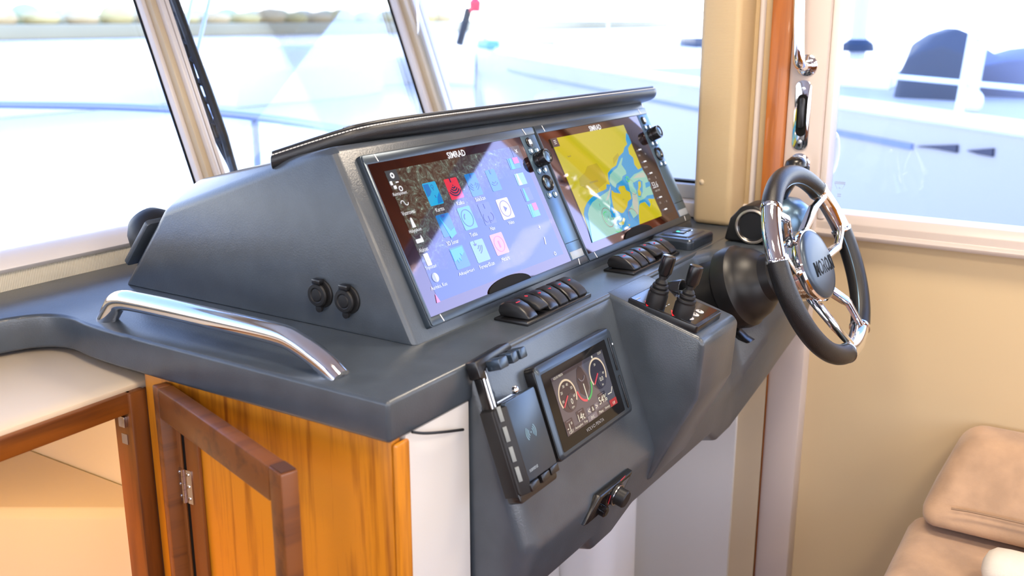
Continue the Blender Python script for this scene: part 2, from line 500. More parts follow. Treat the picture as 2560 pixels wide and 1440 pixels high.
def mullion(xl, xr, name, parent):
    """slats of one mullion between x = xl and xr on the inside of the glass"""
    lay = [(0, .035, .000, .006, M_GASKET), (.03, .22, .006, .020, M_CREAMW), (.20, .44, .018, .034, M_CREAM), (.42, .60, .020, .044, M_CREAMW),
           (.58, .68, .014, .030, M_OCHRE), (.66, .82, .020, .042, M_CREAMW), (.80, 1.0, .010, .030, M_CREAM)]
    nm = ['seal', 'edge_strip', 'face_strip', 'bead_strip', 'groove', 'bead_strip', 'face_strip']
    grp = []
    for (a, b, h0, h1, mt), n2 in zip(lay, nm):
        x0 = xl + (xr - xl) * a; x1 = xl + (xr - xl) * b
        bm = B()
        pr = []
        for z in (1.165, 1.95):
            y = wsy(z)
            pr.append((y, z))
        ny, nz = -math.cos(math.atan(WK)), math.sin(math.atan(WK))
        poly = [(pr[0][0] + ny * .0, pr[0][1]), (pr[0][0] + ny * h1, pr[0][1] + nz * h1), (pr[1][0] + ny * h1, pr[1][1] + nz * h1), (pr[1][0], pr[1][1])]
        add_prism(bm, poly, x0, x1, 'x')
        obj(n2, bm, mt, parent, .0025)
mu1 = root('trim_4', 'slanted cream mullion in the middle of the windscreen beside the wiper', 'trim', kind='structure')
mullion(1.292, 1.352, 'm', mu1)
mu2 = root('trim_5', 'slanted cream corner post of the windscreen behind the padded brow', 'trim', kind='structure')
mullion(2.055, 2.165, 'm', mu2)

# forward ledge and companionway -----------------------------------
lg = B()
add_prism(lg, [(1.150, 1.046), (1.146, 1.060), (1.168, 1.064), (1.42, 1.074), (1.42, 1.03)], -.6, .872, 'x')
lo = obj('wall_forward', lg, mat('warm_lit_gelcoat', (.76, .63, .46), .42), None, .004)  # white ledge; the warm light on it is put into its colour
tagset(lo, 'warm tinted white moulded ledge over the teak framed opening', 'wall', kind='structure')
cf = root('trim_6', 'teak frame of the lit companionway opening', 'trim', kind='structure')
box('top_rail', (-.6, 1.140, 1.022), (.815, 1.176, 1.052), M_TEAKX, cf, .003)
box('post', (.805, 1.136, .0), (.834, 1.176, 1.052), M_TEAKD, cf, .003)
box('post_face', (.834, 1.150, .0), (.866, 1.178, 1.058), M_TEAKD, cf, .002)
bx = root('strike_latch', None, None); bx.parent = cf
box('latch_body', (.799, 1.145, 1.002), (.805, 1.158, 1.018), M_STEEL, bx, .001)
box('strike', (.8035, 1.148, .975), (.8052, 1.160, .990), M_STEEL, bx)
# cove lit cabin beyond the opening
M_LINER = mat('cabin_liner', (.80, .72, .64), .6)
cb = root('wall_cabin', 'pale lining of the lit forward cabin seen through the opening', 'wall', kind='structure')
box('side_liner', (1.06, 1.18, 0), (1.10, 2.96, 1.03), M_LINER, cb)
box('far_liner', (-1.2, 2.9, 0), (1.06, 2.96, 1.03), M_LINER, cb)
box('port_liner', (-1.26, 1.18, 0), (-1.2, 2.96, 1.03), M_LINER, cb)
box('port_bulkhead', (-1.2, 1.18, 0), (-.6, 1.22, 1.03), M_LINER, cb)
box('deckhead', (-1.26, 1.42, 1.030), (1.1, 2.96, 1.040), M_LINER, cb)
box('cabin_sole', (-1.2, 1.18, .0), (1.06, 2.9, .02), M_LINER, cb)
d0 = V((.538, -.843, 0)); n0 = V((.843, .538, 0)); pb = atZ(150, 1283, .70)
bm = B(); bot = []
for z0_, off in ((0.0, .0), (.69, .0), (.705, .012), (.705, 1.2), (0, 1.2)):
    bot.append((off, z0_))
rings = []
for s in (-1.55, 1.1):
    rings.append([pb + d0 * s + n0 * o_ + V((0, 0, z_ - pb.z)) for o_, z_ in bot])
add_rings(bm, rings)
bu = obj('berth_front', bm, mat('berth_fabric', (.66, .56, .47), .8), None, .004)
# keep the berth inside the cabin: cut what would stand in front of the bulkhead
bmx = bmesh.new(); bmx.from_mesh(bu.data)
bmesh.ops.bisect_plane(bmx, geom=bmx.verts[:] + bmx.edges[:] + bmx.faces[:], plane_co=(0, 1.19, 0), plane_no=(0, -1, 0), clear_outer=True)
bmesh.ops.bisect_plane(bmx, geom=bmx.verts[:] + bmx.edges[:] + bmx.faces[:], plane_co=(1.055, 0, 0), plane_no=(1, 0, 0), clear_outer=True)
bmesh.ops.bisect_plane(bmx, geom=bmx.verts[:] + bmx.edges[:] + bmx.faces[:], plane_co=(0, 2.895, 0), plane_no=(0, 1, 0), clear_outer=True)
bmx.to_mesh(bu.data); bmx.free()
bu.name = 'berth'; tagset(bu, 'pale berth side inside the warm lit companionway', 'berth')
led = root('light_strip', 'warm cove light strip under the ledge of the companionway', 'lamp', Matrix.Translation((.3, 1.33, 1.015)))
box('diffuser', (-.6, -.006, -.004), (.5, .006, .004), mat('warm_led', (1, .8, .5), .5, emit=(1, .66, .25), es=3), led)
box('channel', (-.605, -.010, .004), (.505, .010, .010), M_STEEL, led)
ld = bpy.data.lights.new('strip_light', 'AREA'); ld.shape = 'RECTANGLE'; ld.size = 1.0; ld.size_y = .03
ld.energy = LED; ld.color = (1, .56, .12)
lo2 = bpy.data.objects.new('strip_light', ld); COL.objects.link(lo2); lo2.parent = led
lo2.location = (-.05, 0, -.008)

# cabinet under the dash -------------------------------------------
cab = root('helm_cabinet', 'teak sided cabinet with white front under the grey dash', 'cabinet', Matrix.Translation((.83, .7, 0)))
box('side_panel', (0, -.004, 0), (.018, .434, 1.078), M_TEAK, cab, .003)
box('corner_post', (.0, -.012, 0), (.026, -.004, 1.074), M_TEAK, cab, .004)
box('front_panel', (.022, -.008, 0), (.150, .008, 1.078), M_WHITE, cab)
box('back_panel', (.018, .42, 0), (.15, .434, 1.078), M_WHITE, cab)

# folding door frame -----------------------------------------------
zt = 1.074
A = atZ(380, 962, zt); Bp = atZ(690, 1180, zt)
dv = (Bp - A); dv.z = 0; L = dv.length
DF = Frame((A.x, A.y, 0), dv, (0, 0, 1))           # ex along the leaf, ez outwards
if DF.ez.x > 0: pass
df = root('cabin_door', 'open teak door frame standing off the orange cabinet side', 'door', DF.mat())
TH = -.022
box('stile', (-.002, 0, TH), (.016, zt, 0), M_TEAKD, df, .003)
box('stile', (L - .020, 0, TH), (L + .010, zt, 0), M_TEAKD, df, .003)
box('top_rail', (.016, zt - .044, TH), (L - .020, zt, 0), M_TEAKD, df, .003)
box('end_grain', (L - .018, zt, TH + .002), (L + .008, zt + .0012, -.002), mat('end_grain', (.07, .022, .006), .5), df)
# hinge post, gap and butt hinge behind the frame
hp = root('hinge_post', 'dark teak hinge post beside the black gap of the cabinet side', 'post', Matrix.Translation((.83, 1.0, 0)))
ga = atX(458, 1100, .826)
box('fixed_strip', (-.006, ga.y - 1.0 + .004, 0), (-.0005, ga.y - 1.0 + .045, 1.03), M_TEAKD, hp, .001)
box('gap', (-.0035, ga.y - 1.0 - .004, 0), (-.0006, ga.y - 1.0 + .004, 1.03), M_GASKET, hp)
box('moving_strip', (-.006, ga.y - 1.0 - .030, 0), (-.0005, ga.y - 1.0 - .004, 1.03), M_TEAKD, hp, .001)
hc = atX(463, 1213, .824)
HF = Frame((.8238, hc.y, hc.z), (0, -1, 0), (0, 0, 1))
hg = root('butt_hinge', 'polished steel butt hinge with six screws on the hinge post', 'hinge', HF.mat())
prism('hinge_leaf', rrect(-.017, -.025, -.002, .025, .001, 2), 0, .0016, M_STEEL, hg)
prism('hinge_leaf', rrect(.002, -.025, .016, .025, .001, 2), 0, .0016, M_CHROME, hg)
for k in range(5):
    z0_ = -.025 + k * .010
    lathe('knuckle', [(0, 0), (.0028, 0), (.0028, .0097), (0, .0097)], M_CHROME, hg, 14, (0, z0_, .002), (0, 1, 0))
for sx in (-.0095, .0095):
    for sy in (-.018, 0, .018):
        lathe('screw', [(0, 0), (.0028, 0), (.0024, .0010), (0, .0014)], M_STEEL, hg, 12, (sx, sy, .0016), (0, 0, 1))

# footwell lining ---------------------------------------------------
fw = root('wall_footwell', 'white lining of the footwell under the helm', 'wall', kind='structure')
box('back_lining', (.98, .98, 0), (SX + .03, 1.02, 1.05), M_WHITE, fw)
box('side_lining', (SX - .03, .70, 0), (SX + .03, 1.0, 1.05), M_WHITE, fw)
box('side_return', (SX - .02, .642, 0), (SX - .012, .70, 1.05), M_CREAM, fw)
bm = B()
add_prism(bm, rrect(1.72, .86, 1.90, 1.0, .05, 6), 0, 1.0, 'z')
obj('rounded_duct', bm, M_WHITEP, fw)
box('foot_step', (1.0, .80, 0), (1.75, .98, .30), mat('step_tan', (.62, .52, .45), .5), fw, .02, 3)

# ================================================================== HELM CONSOLE
con = root('helm_console', 'dark grey moulded helm console carrying screens and switches', 'console', Matrix.Translation((.82, .69, 0)))
cm = con.matrix_world.copy()
OFF = V((.82, .69, 0))
def loc(bm):
    bmesh.ops.translate(bm, verts=bm.verts, vec=-OFF)
    return bm
# dash top with its apron
edge = smooth_path([V((.82, 1.10, 0)), V((.822, 1.235, 0)), V((.838, 1.318, 0)), V((.80, 1.362, 0)), V((.70, 1.380, 0)), V((.3, 1.40, 0))], 3)
poly = [(.82, .69)] + [(p.x, p.y) for p in edge] + [(-.6, 1.41), (-.6, 1.52), (SX + .0, 1.52), (SX + .0, .69)]
bm = loc(add_prism(B(), poly, 1.078, DZ, 'z'))
obj('dash_top', bm, M_DASH, con, .0055, 3)
# front body as a loft of profiles
def prof(x, y1, z1, y2, z2, y3, z3):
    return [V((x, .80, DZ - .002)), V((x, y1 + .02, DZ - .001)), V((x, y1, z1)), V((x, y2, z2)), V((x, y3, z3)), V((x, y3 + .05, z3 - .012)), V((x, .80, z3 + .03))]
st = [(.985, .692, 1.122, .612, .885, .640, .80), (1.005, .690, 1.127, .602, .885, .625, .80), (1.19, .690, 1.127, .602, .885, .624, .80), (1.205, .690, 1.127, .602, .885, .628, .776), (1.27, .690, 1.127, .602, .885, .628, .776), (1.33, .690, 1.127, .602, .885, .623, .80),
      (1.655, .690, 1.127, .602, .885, .622, .80), (1.70, .690, 1.127, .602, .885, .624, .772), (1.745, .672, 1.127, .598, .90, .615, .785), (1.80, .600, 1.126, .572, .96, .592, .835),
      (1.86, .566, 1.125, .556, 1.00, .578, .872), (1.96, .558, 1.125, .553, 1.02, .572, .905), (SX - .008, .556, 1.125, .552, 1.03, .570, .925)]
rings = [prof(*s) for s in st]
bm = loc(add_rings(B(), rings))
obj('front_body', bm, M_DASH, con, .010, 3, ang=24, bang=14)
# binnacle block for the thruster joysticks
bm = B()
pb_ = [(.70, 1.132), (.655, 1.118), (.537, 1.084), (.530, 1.074), (.536, .985), (.612, .83), (.70, .80)]
add_prism(bm, pb_, 1.366, 1.512, 'x')
obj('binnacle', loc(bm), M_DASH, con, .009, 3)
# screen pod
b0, b1, t1, f0 = V((.993, 1.386, DZ)), V((.993, 1.272, 1.262)), V((.993, .917, 1.385)), V((.993, .785, DZ))
i1, ib = V((1.045, 1.250, 1.306)), V((1.045, 1.40, DZ))
XR = 1.938
tr, ir, ibr, f0r = V((XR, .917, 1.385)), V((XR, 1.250, 1.306)), V((XR, 1.40, DZ)), V((XR, .785, DZ))
lowz = V((0, 0, -.004))
bm = B()
vs = {k: bm.verts.new(v) for k, v in dict(b0=b0 + lowz, b1=b1, t1=t1, f0=f0 + lowz, i1=i1, ib=ib + lowz, tr=tr, ir=ir, ibr=ibr + lowz, f0r=f0r + lowz).items()}
for f in ('f0 t1 b1 b0', 't1 i1 b1', 'b1 i1 ib b0', 'i1 ir ibr ib', 't1 tr ir i1', 'f0 f0r tr t1', 'f0r ibr ir tr', 'f0 b0 ib ibr f0r'):
    bm.faces.new([vs[k] for k in f.split()])
obj('screen_pod', loc(bm), M_DASH, con, .010, 3, ang=28, bang=8)
# padded brow
path = smooth_path([V((.992, 1.030, 1.357)), V((1.026, .968, 1.380)), V((1.075, .915, 1.399)), V((1.30, .900, 1.401)), V((1.955, .892, 1.399))], 3)
rings = []
n = len(path)
acc = [0.0]
for i in range(1, n): acc.append(acc[-1] + (path[i] - path[i - 1]).length)
BD, BT, BE, BS = .070, .0135, .55, -.14
def brow_z(off):
    c = abs((off - BD / 2) / (BD / 2)) ** (1 / BE)
    return BT * math.sqrt(max(0, 1 - c * c)) ** .75 + BS * off * .95
def brow_ring(p, tdir, sc, seg=24, dep=BD, th=BT):
    s = V((-tdir.y, tdir.x, 0)).normalized()
    if s.y < 0: s = -s
    up = V((0, 0, 1)); slope = BS
    r_ = []
    for k in range(seg):
        a = 2 * math.pi * k / seg
        c, d_ = math.cos(a), math.sin(a)
        uu = (dep / 2) * math.copysign(abs(c) ** BE, c); vv = th * math.copysign(abs(d_) ** .75, d_)
        of_ = dep / 2 + uu * sc
        r_.append(p + s * of_ + up * (vv * sc + (slope if vv > 0 else -.30) * of_ * s.y))
    return r_
for i, p in enumerate(path):
    tdir = (path[min(i + 1, n - 1)] - path[max(i - 1, 0)]).normalized()
    if i == 0:
        rings.append(brow_ring(p - tdir * .006, tdir, .45)); rings.append(brow_ring(p - tdir * .003, tdir, .8))
    rings.append(brow_ring(p, tdir, 1))
    if i == n - 1:
        rings.append(brow_ring(p + tdir * .005, tdir, .8)); rings.append(brow_ring(p + tdir * .008, tdir, .45))
brow = obj('padded_brow', loc(add_rings(B(), rings)), M_PAD, con, ang=60)
brow['label'] = 'black padded brow with two rows of white stitching'
def dashed(name, off, hz, r, dl, gap):
    bm = B(); s_ = 0.0
    def at(s):
        for i in range(1, n):
            if acc[i] >= s or i == n - 1:
                f_ = (s - acc[i - 1]) / max(acc[i] - acc[i - 1], 1e-9)
                tdir = (path[i] - path[i - 1]).normalized()
                sd = V((-tdir.y, tdir.x, 0)).normalized()
                if sd.y < 0: sd = -sd
                return path[i - 1].lerp(path[i], f_) + sd * off + V((0, 0, brow_z(off) + hz))
    while s_ + dl < acc[-1]:
        add_tube(bm, [at(s_), at(s_ + dl)], r, 5)
        s_ += dl + gap
    o = obj(name, loc(bm), M_THREAD, brow); o['kind'] = 'stuff'
    return o
dashed('stitching', .0030, .0004, .0010, .0045, .0010)
dashed('stitching', .0190, .0004, .0010, .0045, .0010)
ridge = []
for i, p in enumerate(path):
    tdir = (path[min(i + 1, n - 1)] - path[max(i - 1, 0)]).normalized(); sd = V((-tdir.y, tdir.x, 0))
    if sd.y < 0: sd = -sd
    ridge.append(p + sd * .010 + V((0, 0, brow_z(.010))))
obj('piping', loc(add_tube(B(), ridge, .0026, 8)), M_PAD, brow)
# cable below the apron corner
cbl = tube('charging_cable', smooth_path([atY(1030, 1080, .684), atY(1060, 1084, .68), atY(1110, 1080, .68), atY(1158, 1074, .69)], 2), .0018, M_RUB, None, 6)
tagset(cbl, 'thin black cable hanging below the dash corner before the white panel', 'cable')

# ------------------------------------------------------------------ chartplotters
TILT = math.radians(62.68)
EV = V((0, math.cos(TILT), math.sin(TILT)))
DF0 = Frame((1.027, .792, 1.144), (1, 0, 0), EV)
WD, HT = .445, .251
M_TICK = mat('white_tick', (.85, .85, .85), .4)
M_KEYB = mat('key_sky_tint', (.12, .20, .29), .3, metal=.8, spec=.8)  # silver black paint, tinted blue to stand in for reflected sky
M_ICONW = mat('key_icon_white', (.8, .85, .9), .4, emit=(.8, .88, 1), es=.5)
ew = screen('white', (.92, .94, .96)); 
def chartplotter(u0, label):
    fr = Frame(DF0.world(u0, 0), (1, 0, 0), EV)
    t = root('chartplotter', label, 'chartplotter', fr.mat(), 'chartplotters side by side on the screen pod')
    g = .0008
    prism('housing', rrect(g, 0, WD - g, HT, .004, 3), -.003, .0075, M_BEZEL, t, bevel=.002)
    s1 = .394
    prism('top_bezel', rrect(g + .002, HT - .0145, WD - g - .002, HT - .001, .003, 3), .0075, .0095, M_BEZEL, t, bevel=.0012)
    prism('bottom_bezel', rrect(g + .002, .001, WD - g - .002, .0135, .003, 3), .0075, .0095, M_BEZEL, t, bevel=.0012)
    prism('side_bezel', rrect(g + .001, .010, .0075, HT - .010, .001, 2), .0075, .0092, M_BEZEL, t, bevel=.0008)
    gl = prism('cover_glass', rrect(.008, .0135, s1, HT - .0145, .001, 2), .0075, .0082, M_SGLASS, t)
    k = prism('key_strip', rrect(s1 + .001, .0135, WD - .004, HT - .0145, .001, 2), .0075, .0086, M_KEYB, t, bevel=.0004)
    cx = (s1 + WD - .003) / 2
    def vv(f): return .0135 + (HT - .028) * f
    lathe('page_key', [(0, 0), (.0085, 0), (.0085, .002), (.007, .0028), (0, .003)], M_BLACK, k, 20, (cx - .004, vv(.945), .0086), (0, 0, 1))
    flat('key_mark', [rrect(cx - .008, vv(.945) - .004, cx, vv(.945) + .004, .001, 2)], .0118, M_ICONW, k)
    for fx, fy in ((-.0105, .875), (.008, .872), (-.0105, .715), (.008, .712), (-.0105, .515), (.008, .512)):
        q = lathe('round_key', [(0, 0), (.0058, 0), (.0058, .0016), (.004, .0026), (0, .0028)], M_KEYB, k, 16, (cx + fx, vv(fy), .0086), (0, 0, 1))
        flat('key_mark', [disc(cx + fx, vv(fy), .0032, 10)], .0117, M_ICONW, k)
    lathe('rotary_knob', [(0, 0), (.0135, 0), (.0135, .007), (.0128, .0085), (.0136, .0095), (.0136, .019), (.0125, .022), (.010, .0215), (.009, .0205), (0, .0205)], M_BLACK, k, 28, (cx, vv(.795), .0086), (0, 0, 1))
    lathe('knob_face', [(0, 0), (.009, 0), (.007, .001), (0, .0012)], M_KEYB, k, 20, (cx, vv(.795), .0291), (0, 0, 1))
    lathe('arrow_pad', [(0, 0), (.0145, 0), (.0145, .003), (.0125, .0045), (.0105, .003), (.009, .001), (0, .0005)], M_BLACK, k, 30, (cx, vv(.612), .0086), (0, 0, 1))
    lathe('pad_centre', [(0, 0), (.009, 0), (.006, .0018), (0, .0022)], M_KEYB, k, 22, (cx, vv(.612), .0092), (0, 0, 1))
    box('strip_seam', (s1 + .002, vv(.13), .0086), (WD - .005, vv(.13) + .001, .0089), M_GASKET, k)
    box('card_door', (s1 + .004, vv(0.004), .0086), (WD - .007, vv(.062), .0095), mat('card_door_silver', (.30, .34, .38), .3, spec=.8), k, .0005)
    for (a, b, c, d) in ((.028, HT - .002, .031, HT - .013), (WD - .036, HT - .002, WD - .031, HT - .013), (.026, .0125, .029, .002), (WD - .033, .0025, WD - .030, .0125)):
        flat('corner_tick', [bar((a, b), (c, d), .0018)], .0098, M_TICK, t)
    hb = B()
    pts = [(.205 + .058 * math.cos(a), .0125 + .016 * math.sin(a)) for a in [math.pi * i / 16 for i in range(17)]]
    add_prism(hb, pts, .0085, .0105, 'z')
    obj('thumb_recess', hb, M_GASKET, t, .0006)
    text('maker_lettering', 'SIMRAD', (.036 + .172), HT - .0335 + .0105, ew, t, h=.0105, w=.046, z=.0088, bold=.022)
    return t, fr
HS = .0084                                   # height of screen print above the frame plane
cp1, F1 = chartplotter(0.0, 'chartplotter showing a grid of coloured app tiles')
cp2, F2 = chartplotter(WD, 'chartplotter showing a yellow and blue sea chart')

# --- screen 1 : app tiles over a satellite picture
def sat_material():
    m = screen('satellite', (.02, .05, .05), 1.0)
    t = m.node_tree; b = t.nodes['Principled BSDF']
    tcn = t.nodes.new('ShaderNodeTexCoord'); sp = t.nodes.new('ShaderNodeSeparateXYZ')
    t.links.new(tcn.outputs['Object'], sp.inputs[0])
    n1 = t.nodes.new('ShaderNodeTexNoise'); n1.inputs['Scale'].default_value = 55; n1.inputs['Detail'].default_value = 10; n1.inputs['Roughness'].default_value = .78
    n1.inputs['Distortion'].default_value = 1.8
    t.links.new(tcn.outputs['Object'], n1.inputs['Vector'])
    land = t.nodes.new('ShaderNodeValToRGB'); el = land.color_ramp.elements
    el[0].position = .38; el[0].color = (.030, .016, .012, 1); el[1].position = .68; el[1].color = (.80, .84, .68, 1)
    e = el.new(.50); e.color = (.075, .062, .045, 1)
    e = el.new(.60); e.color = (.14, .20, .16, 1)
    t.links.new(n1.outputs['Fac'], land.inputs['Fac'])
    # diagonal sea boundary: u*a + v*b + noise
    ma = t.nodes.new('ShaderNodeMath'); ma.operation = 'MULTIPLY_ADD'; ma.inputs[1].default_value = -.42
    t.links.new(sp.outputs['X'], ma.inputs[0]); t.links.new(sp.outputs['Y'], ma.inputs[2])
    n2 = t.nodes.new('ShaderNodeTexNoise'); n2.inputs['Scale'].default_value = 22; n2.inputs['Detail'].default_value = 5
    t.links.new(tcn.outputs['Object'], n2.inputs['Vector'])
    mb = t.nodes.new('ShaderNodeMath'); mb.operation = 'MULTIPLY_ADD'; mb.inputs[1].default_value = .12
    t.links.new(n2.outputs['Fac'], mb.inputs[0]); t.links.new(ma.outputs[0], mb.inputs[2])
    mr = t.nodes.new('ShaderNodeMapRange'); mr.inputs[1].default_value = .095; mr.inputs[2].default_value = .125
    t.links.new(mb.outputs[0], mr.inputs[0])
    mx = t.nodes.new('ShaderNodeMix'); mx.data_type = 'RGBA'
    mx.inputs[6].default_value = (.003, .035, .13, 1)
    t.links.new(mr.outputs[0], mx.inputs[0]); t.links.new(land.outputs[0], mx.inputs[7])
    t.links.new(mx.outputs[2], b.inputs['Emission Color'])
    return m
A0, A1 = (.036, .029), (.036 + .344, .029 + .194)
sat = flat('screen_image', [[(A0[0], A0[1]), (A1[0], A0[1]), (A1[0], A1[1]), (A0[0], A1[1])]], HS, sat_material(), cp1)
e_blue = screen('blue', (.0, .20, .58)); e_cyan = screen('cyan', (.0, .42, .75)); e_red = screen('red', (.80, .03, .05))
e_teal = screen('teal', (.08, .42, .38)); e_navy = screen('navy', (.02, .10, .42)); e_violet = screen('violet', (.06, .08, .32))
e_cream = screen('cream', (.68, .55, .40)); e_green = screen('green', (.22, .46, .30)); e_pink = screen('pink', (.70, .32, .34))
e_dark = screen('dark', (.012, .015, .018)); e_slate = screen('slate', (.05, .07, .08)); e_ink = screen('ink', (.02, .02, .06))
e_pale = screen('pale', (.62, .72, .62)); e_redl = screen('rose', (.75, .12, .22))
PH = HS + .0003
def q(fr, x, y): return fr.uv(x, y, HS)
def tile(tl, br, m):
    a = q(F1, *tl); b = q(F1, *br)
    flat('app_tile', [rrect(a[0], b[1], b[0], a[1], .0022, 3)], PH, m, cp1)
    return (a[0] + b[0]) / 2, (a[1] + b[1]) / 2, b[0] - a[0], a[1] - b[1]
H3 = PH + .0003
# row 1
u, v, tw, th_ = tile((1053.5, 460), (1110, 508), e_cyan)
flat('tile_art', [[(u - tw / 2 + .001, v + th_ / 2 - .002), (u - tw * .08, v + th_ / 2 - .002), (u - tw * .05, v + th_ * .1), (u - tw * .25, v - th_ * .05), (u - tw / 2 + .001, v - th_ * .1)],
                  [(u + tw / 2 - .001, v + .001), (u + tw / 2 - .001, v - th_ / 2 + .002), (u + tw * .05, v - th_ / 2 + .001), (u + tw * .18, v - th_ * .2)]], H3, e_blue, cp1)
flat('tile_art', arcband(u + .004, v + th_ * .3, .0022, .0030, 0, 360, 14) + [bar((u + .004, v + th_ * .24), (u + .004, v + th_ * .12), .001), bar((u + .002, v - .003), (u + .003, v - .007), .0016)], H3, e_navy, cp1)
def waves(u, v, m, a0=230, a1=310, r=(.003, .006, .009, .012), w=.0012, dx=0, dy=.005):
    bands = []
    for k in r: bands += arcband(u + dx, v + dy, k, k + w, a0, a1, 10)
    flat('tile_art', bands, H3, m, cp1)
u, v, tw, th_ = tile((1108, 449.5), (1161, 493), e_red)
waves(u, v, e_ink, 215, 325, (.004, .008, .012, .016), .0022, 0, .006)
flat('tile_art', [bar((u - .002, v + .017), (u - .002, v + .010), .003), disc(u, v + .005, .0012, 8)], H3, e_ink, cp1)
u, v, tw, th_ = tile((1159, 437), (1209, 486), e_blue)
waves(u, v, e_ink, 200, 250, (.006, .010, .014)); waves(u, v, e_ink, 290, 340, (.006, .010, .014))
flat('tile_art', [disc(u, v + .014, .002, 10, .004)], H3, e_navy, cp1)
u, v, tw, th_ = tile((1211, 427), (1256, 474), e_blue)
waves(u, v, e_ink, 220, 320, (.006, .010), .0012, 0, .002)
flat('tile_art', [disc(u, v + .014, .002, 10, .004)], H3, e_navy, cp1)
# row 2
u, v, tw, th_ = tile((1087.5, 540), (1142.8, 585), e_blue)
flat('tile_art', [[(u - .009, v + .014), (u + .004, v - .010), (u - .001, v - .021)], [(u + .004, v - .010), (u + tw / 2 - .001, v - .006), (u + tw / 2 - .001, v - .016), (u - .001, v - .021)]], H3, e_cyan, cp1)
flat('tile_art', [[(u - .006, v + .016), (u + .006, v + .016), (u + .003, v + .012), (u - .003, v + .012)]], H3, e_navy, cp1)
u, v, tw, th_ = tile((1141, 521.7), (1195, 568), e_teal)
flat('tile_art', arcband(u, v, .0125, .0138, 0, 360, 30) + arcband(u, v, .006, .008, 110, 190, 8), H3, e_ink, cp1)
u, v, tw, th_ = tile((1192.5, 511), (1242.5, 556), e_violet)
waves(u, v, e_ink, 120, 300, (.006,), .0016, -.006, -.006); waves(u, v, e_ink, -120, 60, (.006,), .0016, .006, -.006)
flat('tile_art', [bar((u, v + .016), (u, v + .008), .002), bar((u, v - .004), (u, v - .016), .0014)], H3, e_ink, cp1)
u, v, tw, th_ = tile((1237.8, 500.3), (1287.8, 542.5), e_cream)
flat('tile_art', arcband(u, v, .0125, .0135, 0, 360, 30) + [[(u - .003, v + .005), (u + .005, v), (u - .003, v - .005)]], H3, e_ink, cp1)
# row 3
u, v, tw, th_ = tile((1121.7, 622), (1177, 664), e_blue)
flat('tile_art', [[(u - tw / 2 + .001, v + th_ / 2 - .003), (u + tw / 2 - .003, v + th_ / 2 - .002), (u + tw / 2 - .003, v + .006), (u + .006, v + .001), (u + .003, v + .006), (u + .001, v - .006), (u - .003, v), (u - .006, v - .008), (u - .008, v - .002), (u - tw / 2 + .001, v - .004)]], H3, e_cyan, cp1)
u, v, tw, th_ = tile((1173.3, 605.5), (1226.7, 647.8), e_green)
waves(u, v, e_ink, 290, 350, (.006, .010, .014), .0016, -.006, .010)
flat('tile_art', [[(u - .010, v + .012), (u - .002, v + .012), (u - .004, v + .009), (u - .008, v + .009)], bar((u - .006, v + .012), (u - .006, v + .017), .001)], H3, e_ink, cp1)
u, v, tw, th_ = tile((1222.2, 588.9), (1273.9, 630), e_pink)
flat('tile_art', arcband(u, v, .0118, .0128, 0, 360, 30) + [bar((u, v - .006), (u, v + .005), .003)], H3, e_redl, cp1)
# favourites column
for k, (tl, br) in enumerate((((1266, 398), (1303, 419)), ((1284.6, 436), (1318.6, 459)), ((1301, 473), (1335, 499)), ((1317.6, 512), (1351.7, 538)))):
    a = q(F1, *tl); b = q(F1, *br); du, dv_ = b[0] - a[0], a[1] - b[1]
    flat('favourite_tile', [[(a[0], b[1]), (b[0], b[1]), (b[0], a[1]), (a[0], a[1])]], PH, (e_blue, e_green, e_violet, e_teal)[k], cp1)
    flat('tile_art', [[(a[0] + du * .1, b[1]), (a[0] + du * .45, b[1]), (a[0] + du * .35, a[1]), (a[0] + du * .2, a[1])]], H3, e_cyan if k != 1 else e_pale, cp1)
    if k in (0, 3): flat('tile_art', [[(a[0] + du * .5, b[1] + dv_ * .45), (b[0], b[1] + dv_ * .45), (b[0], a[1]), (a[0] + du * .5, a[1])]], H3, e_red, cp1)
# menu tab, close tab, left menu
a = q(F1, 951, 435)
flat('menu_tab', [[(A0[0], A1[1] - .016), (A0[0] + .024, A1[1] - .016), (A0[0] + .024, A1[1]), (A0[0], A1[1])]], PH, e_slate, cp1)
flat('gear_mark', arcband(A0[0] + .0115, A1[1] - .008, .0018, .0044, 0, 360, 16), H3, ew, cp1)
flat('close_tab', [[(A1[0] - .026, A1[1] - .018), (A1[0], A1[1] - .018), (A1[0], A1[1]), (A1[0] - .026, A1[1])]], PH, e_slate, cp1)
flat('close_mark', [bar((A1[0] - .016, A1[1] - .012), (A1[0] - .010, A1[1] - .006), .0014), bar((A1[0] - .010, A1[1] - .012), (A1[0] - .016, A1[1] - .006), .0014)], H3, ew, cp1)
def lab1(s, x, y, w, m=None, h=.0062):
    p = q(F1, x, y); text('screen_lettering', s, p[0], p[1], m or ew, cp1, h=h, w=w, z=H3)
for s, x, y, w_ in (('Reittipisteet', 1000, 484.5, .030), ('Vuorovesi', 1020.5, 531, .029), ('Hälytykset', 1038.5, 577, .027), ('Alukset', 1058, 624, .020), ('Tripmittari', 1077, 669, .024), ('Aurinko, Kuu', 1097, 716, .036),
                   ('Kartta', 1099, 523, .020), ('Kaiku', 1150, 507, .018), ('SideScan', 1200, 497, .026), ('3D Sonar', 1131, 606, .028), ('Tutka', 1183, 586, .018), ('Nav', 1231, 571, .012), ('Video', 1277, 556, .016),
                   ('Aikapiirturi', 1166, 681, .038), ('ForwardScan', 1217, 663, .038), ('Mittarit', 1263, 646.5, .021)):
    lab1(s, x, y, w_)
def ic(name, polys, m=ew): flat(name, polys, H3, m, cp1)
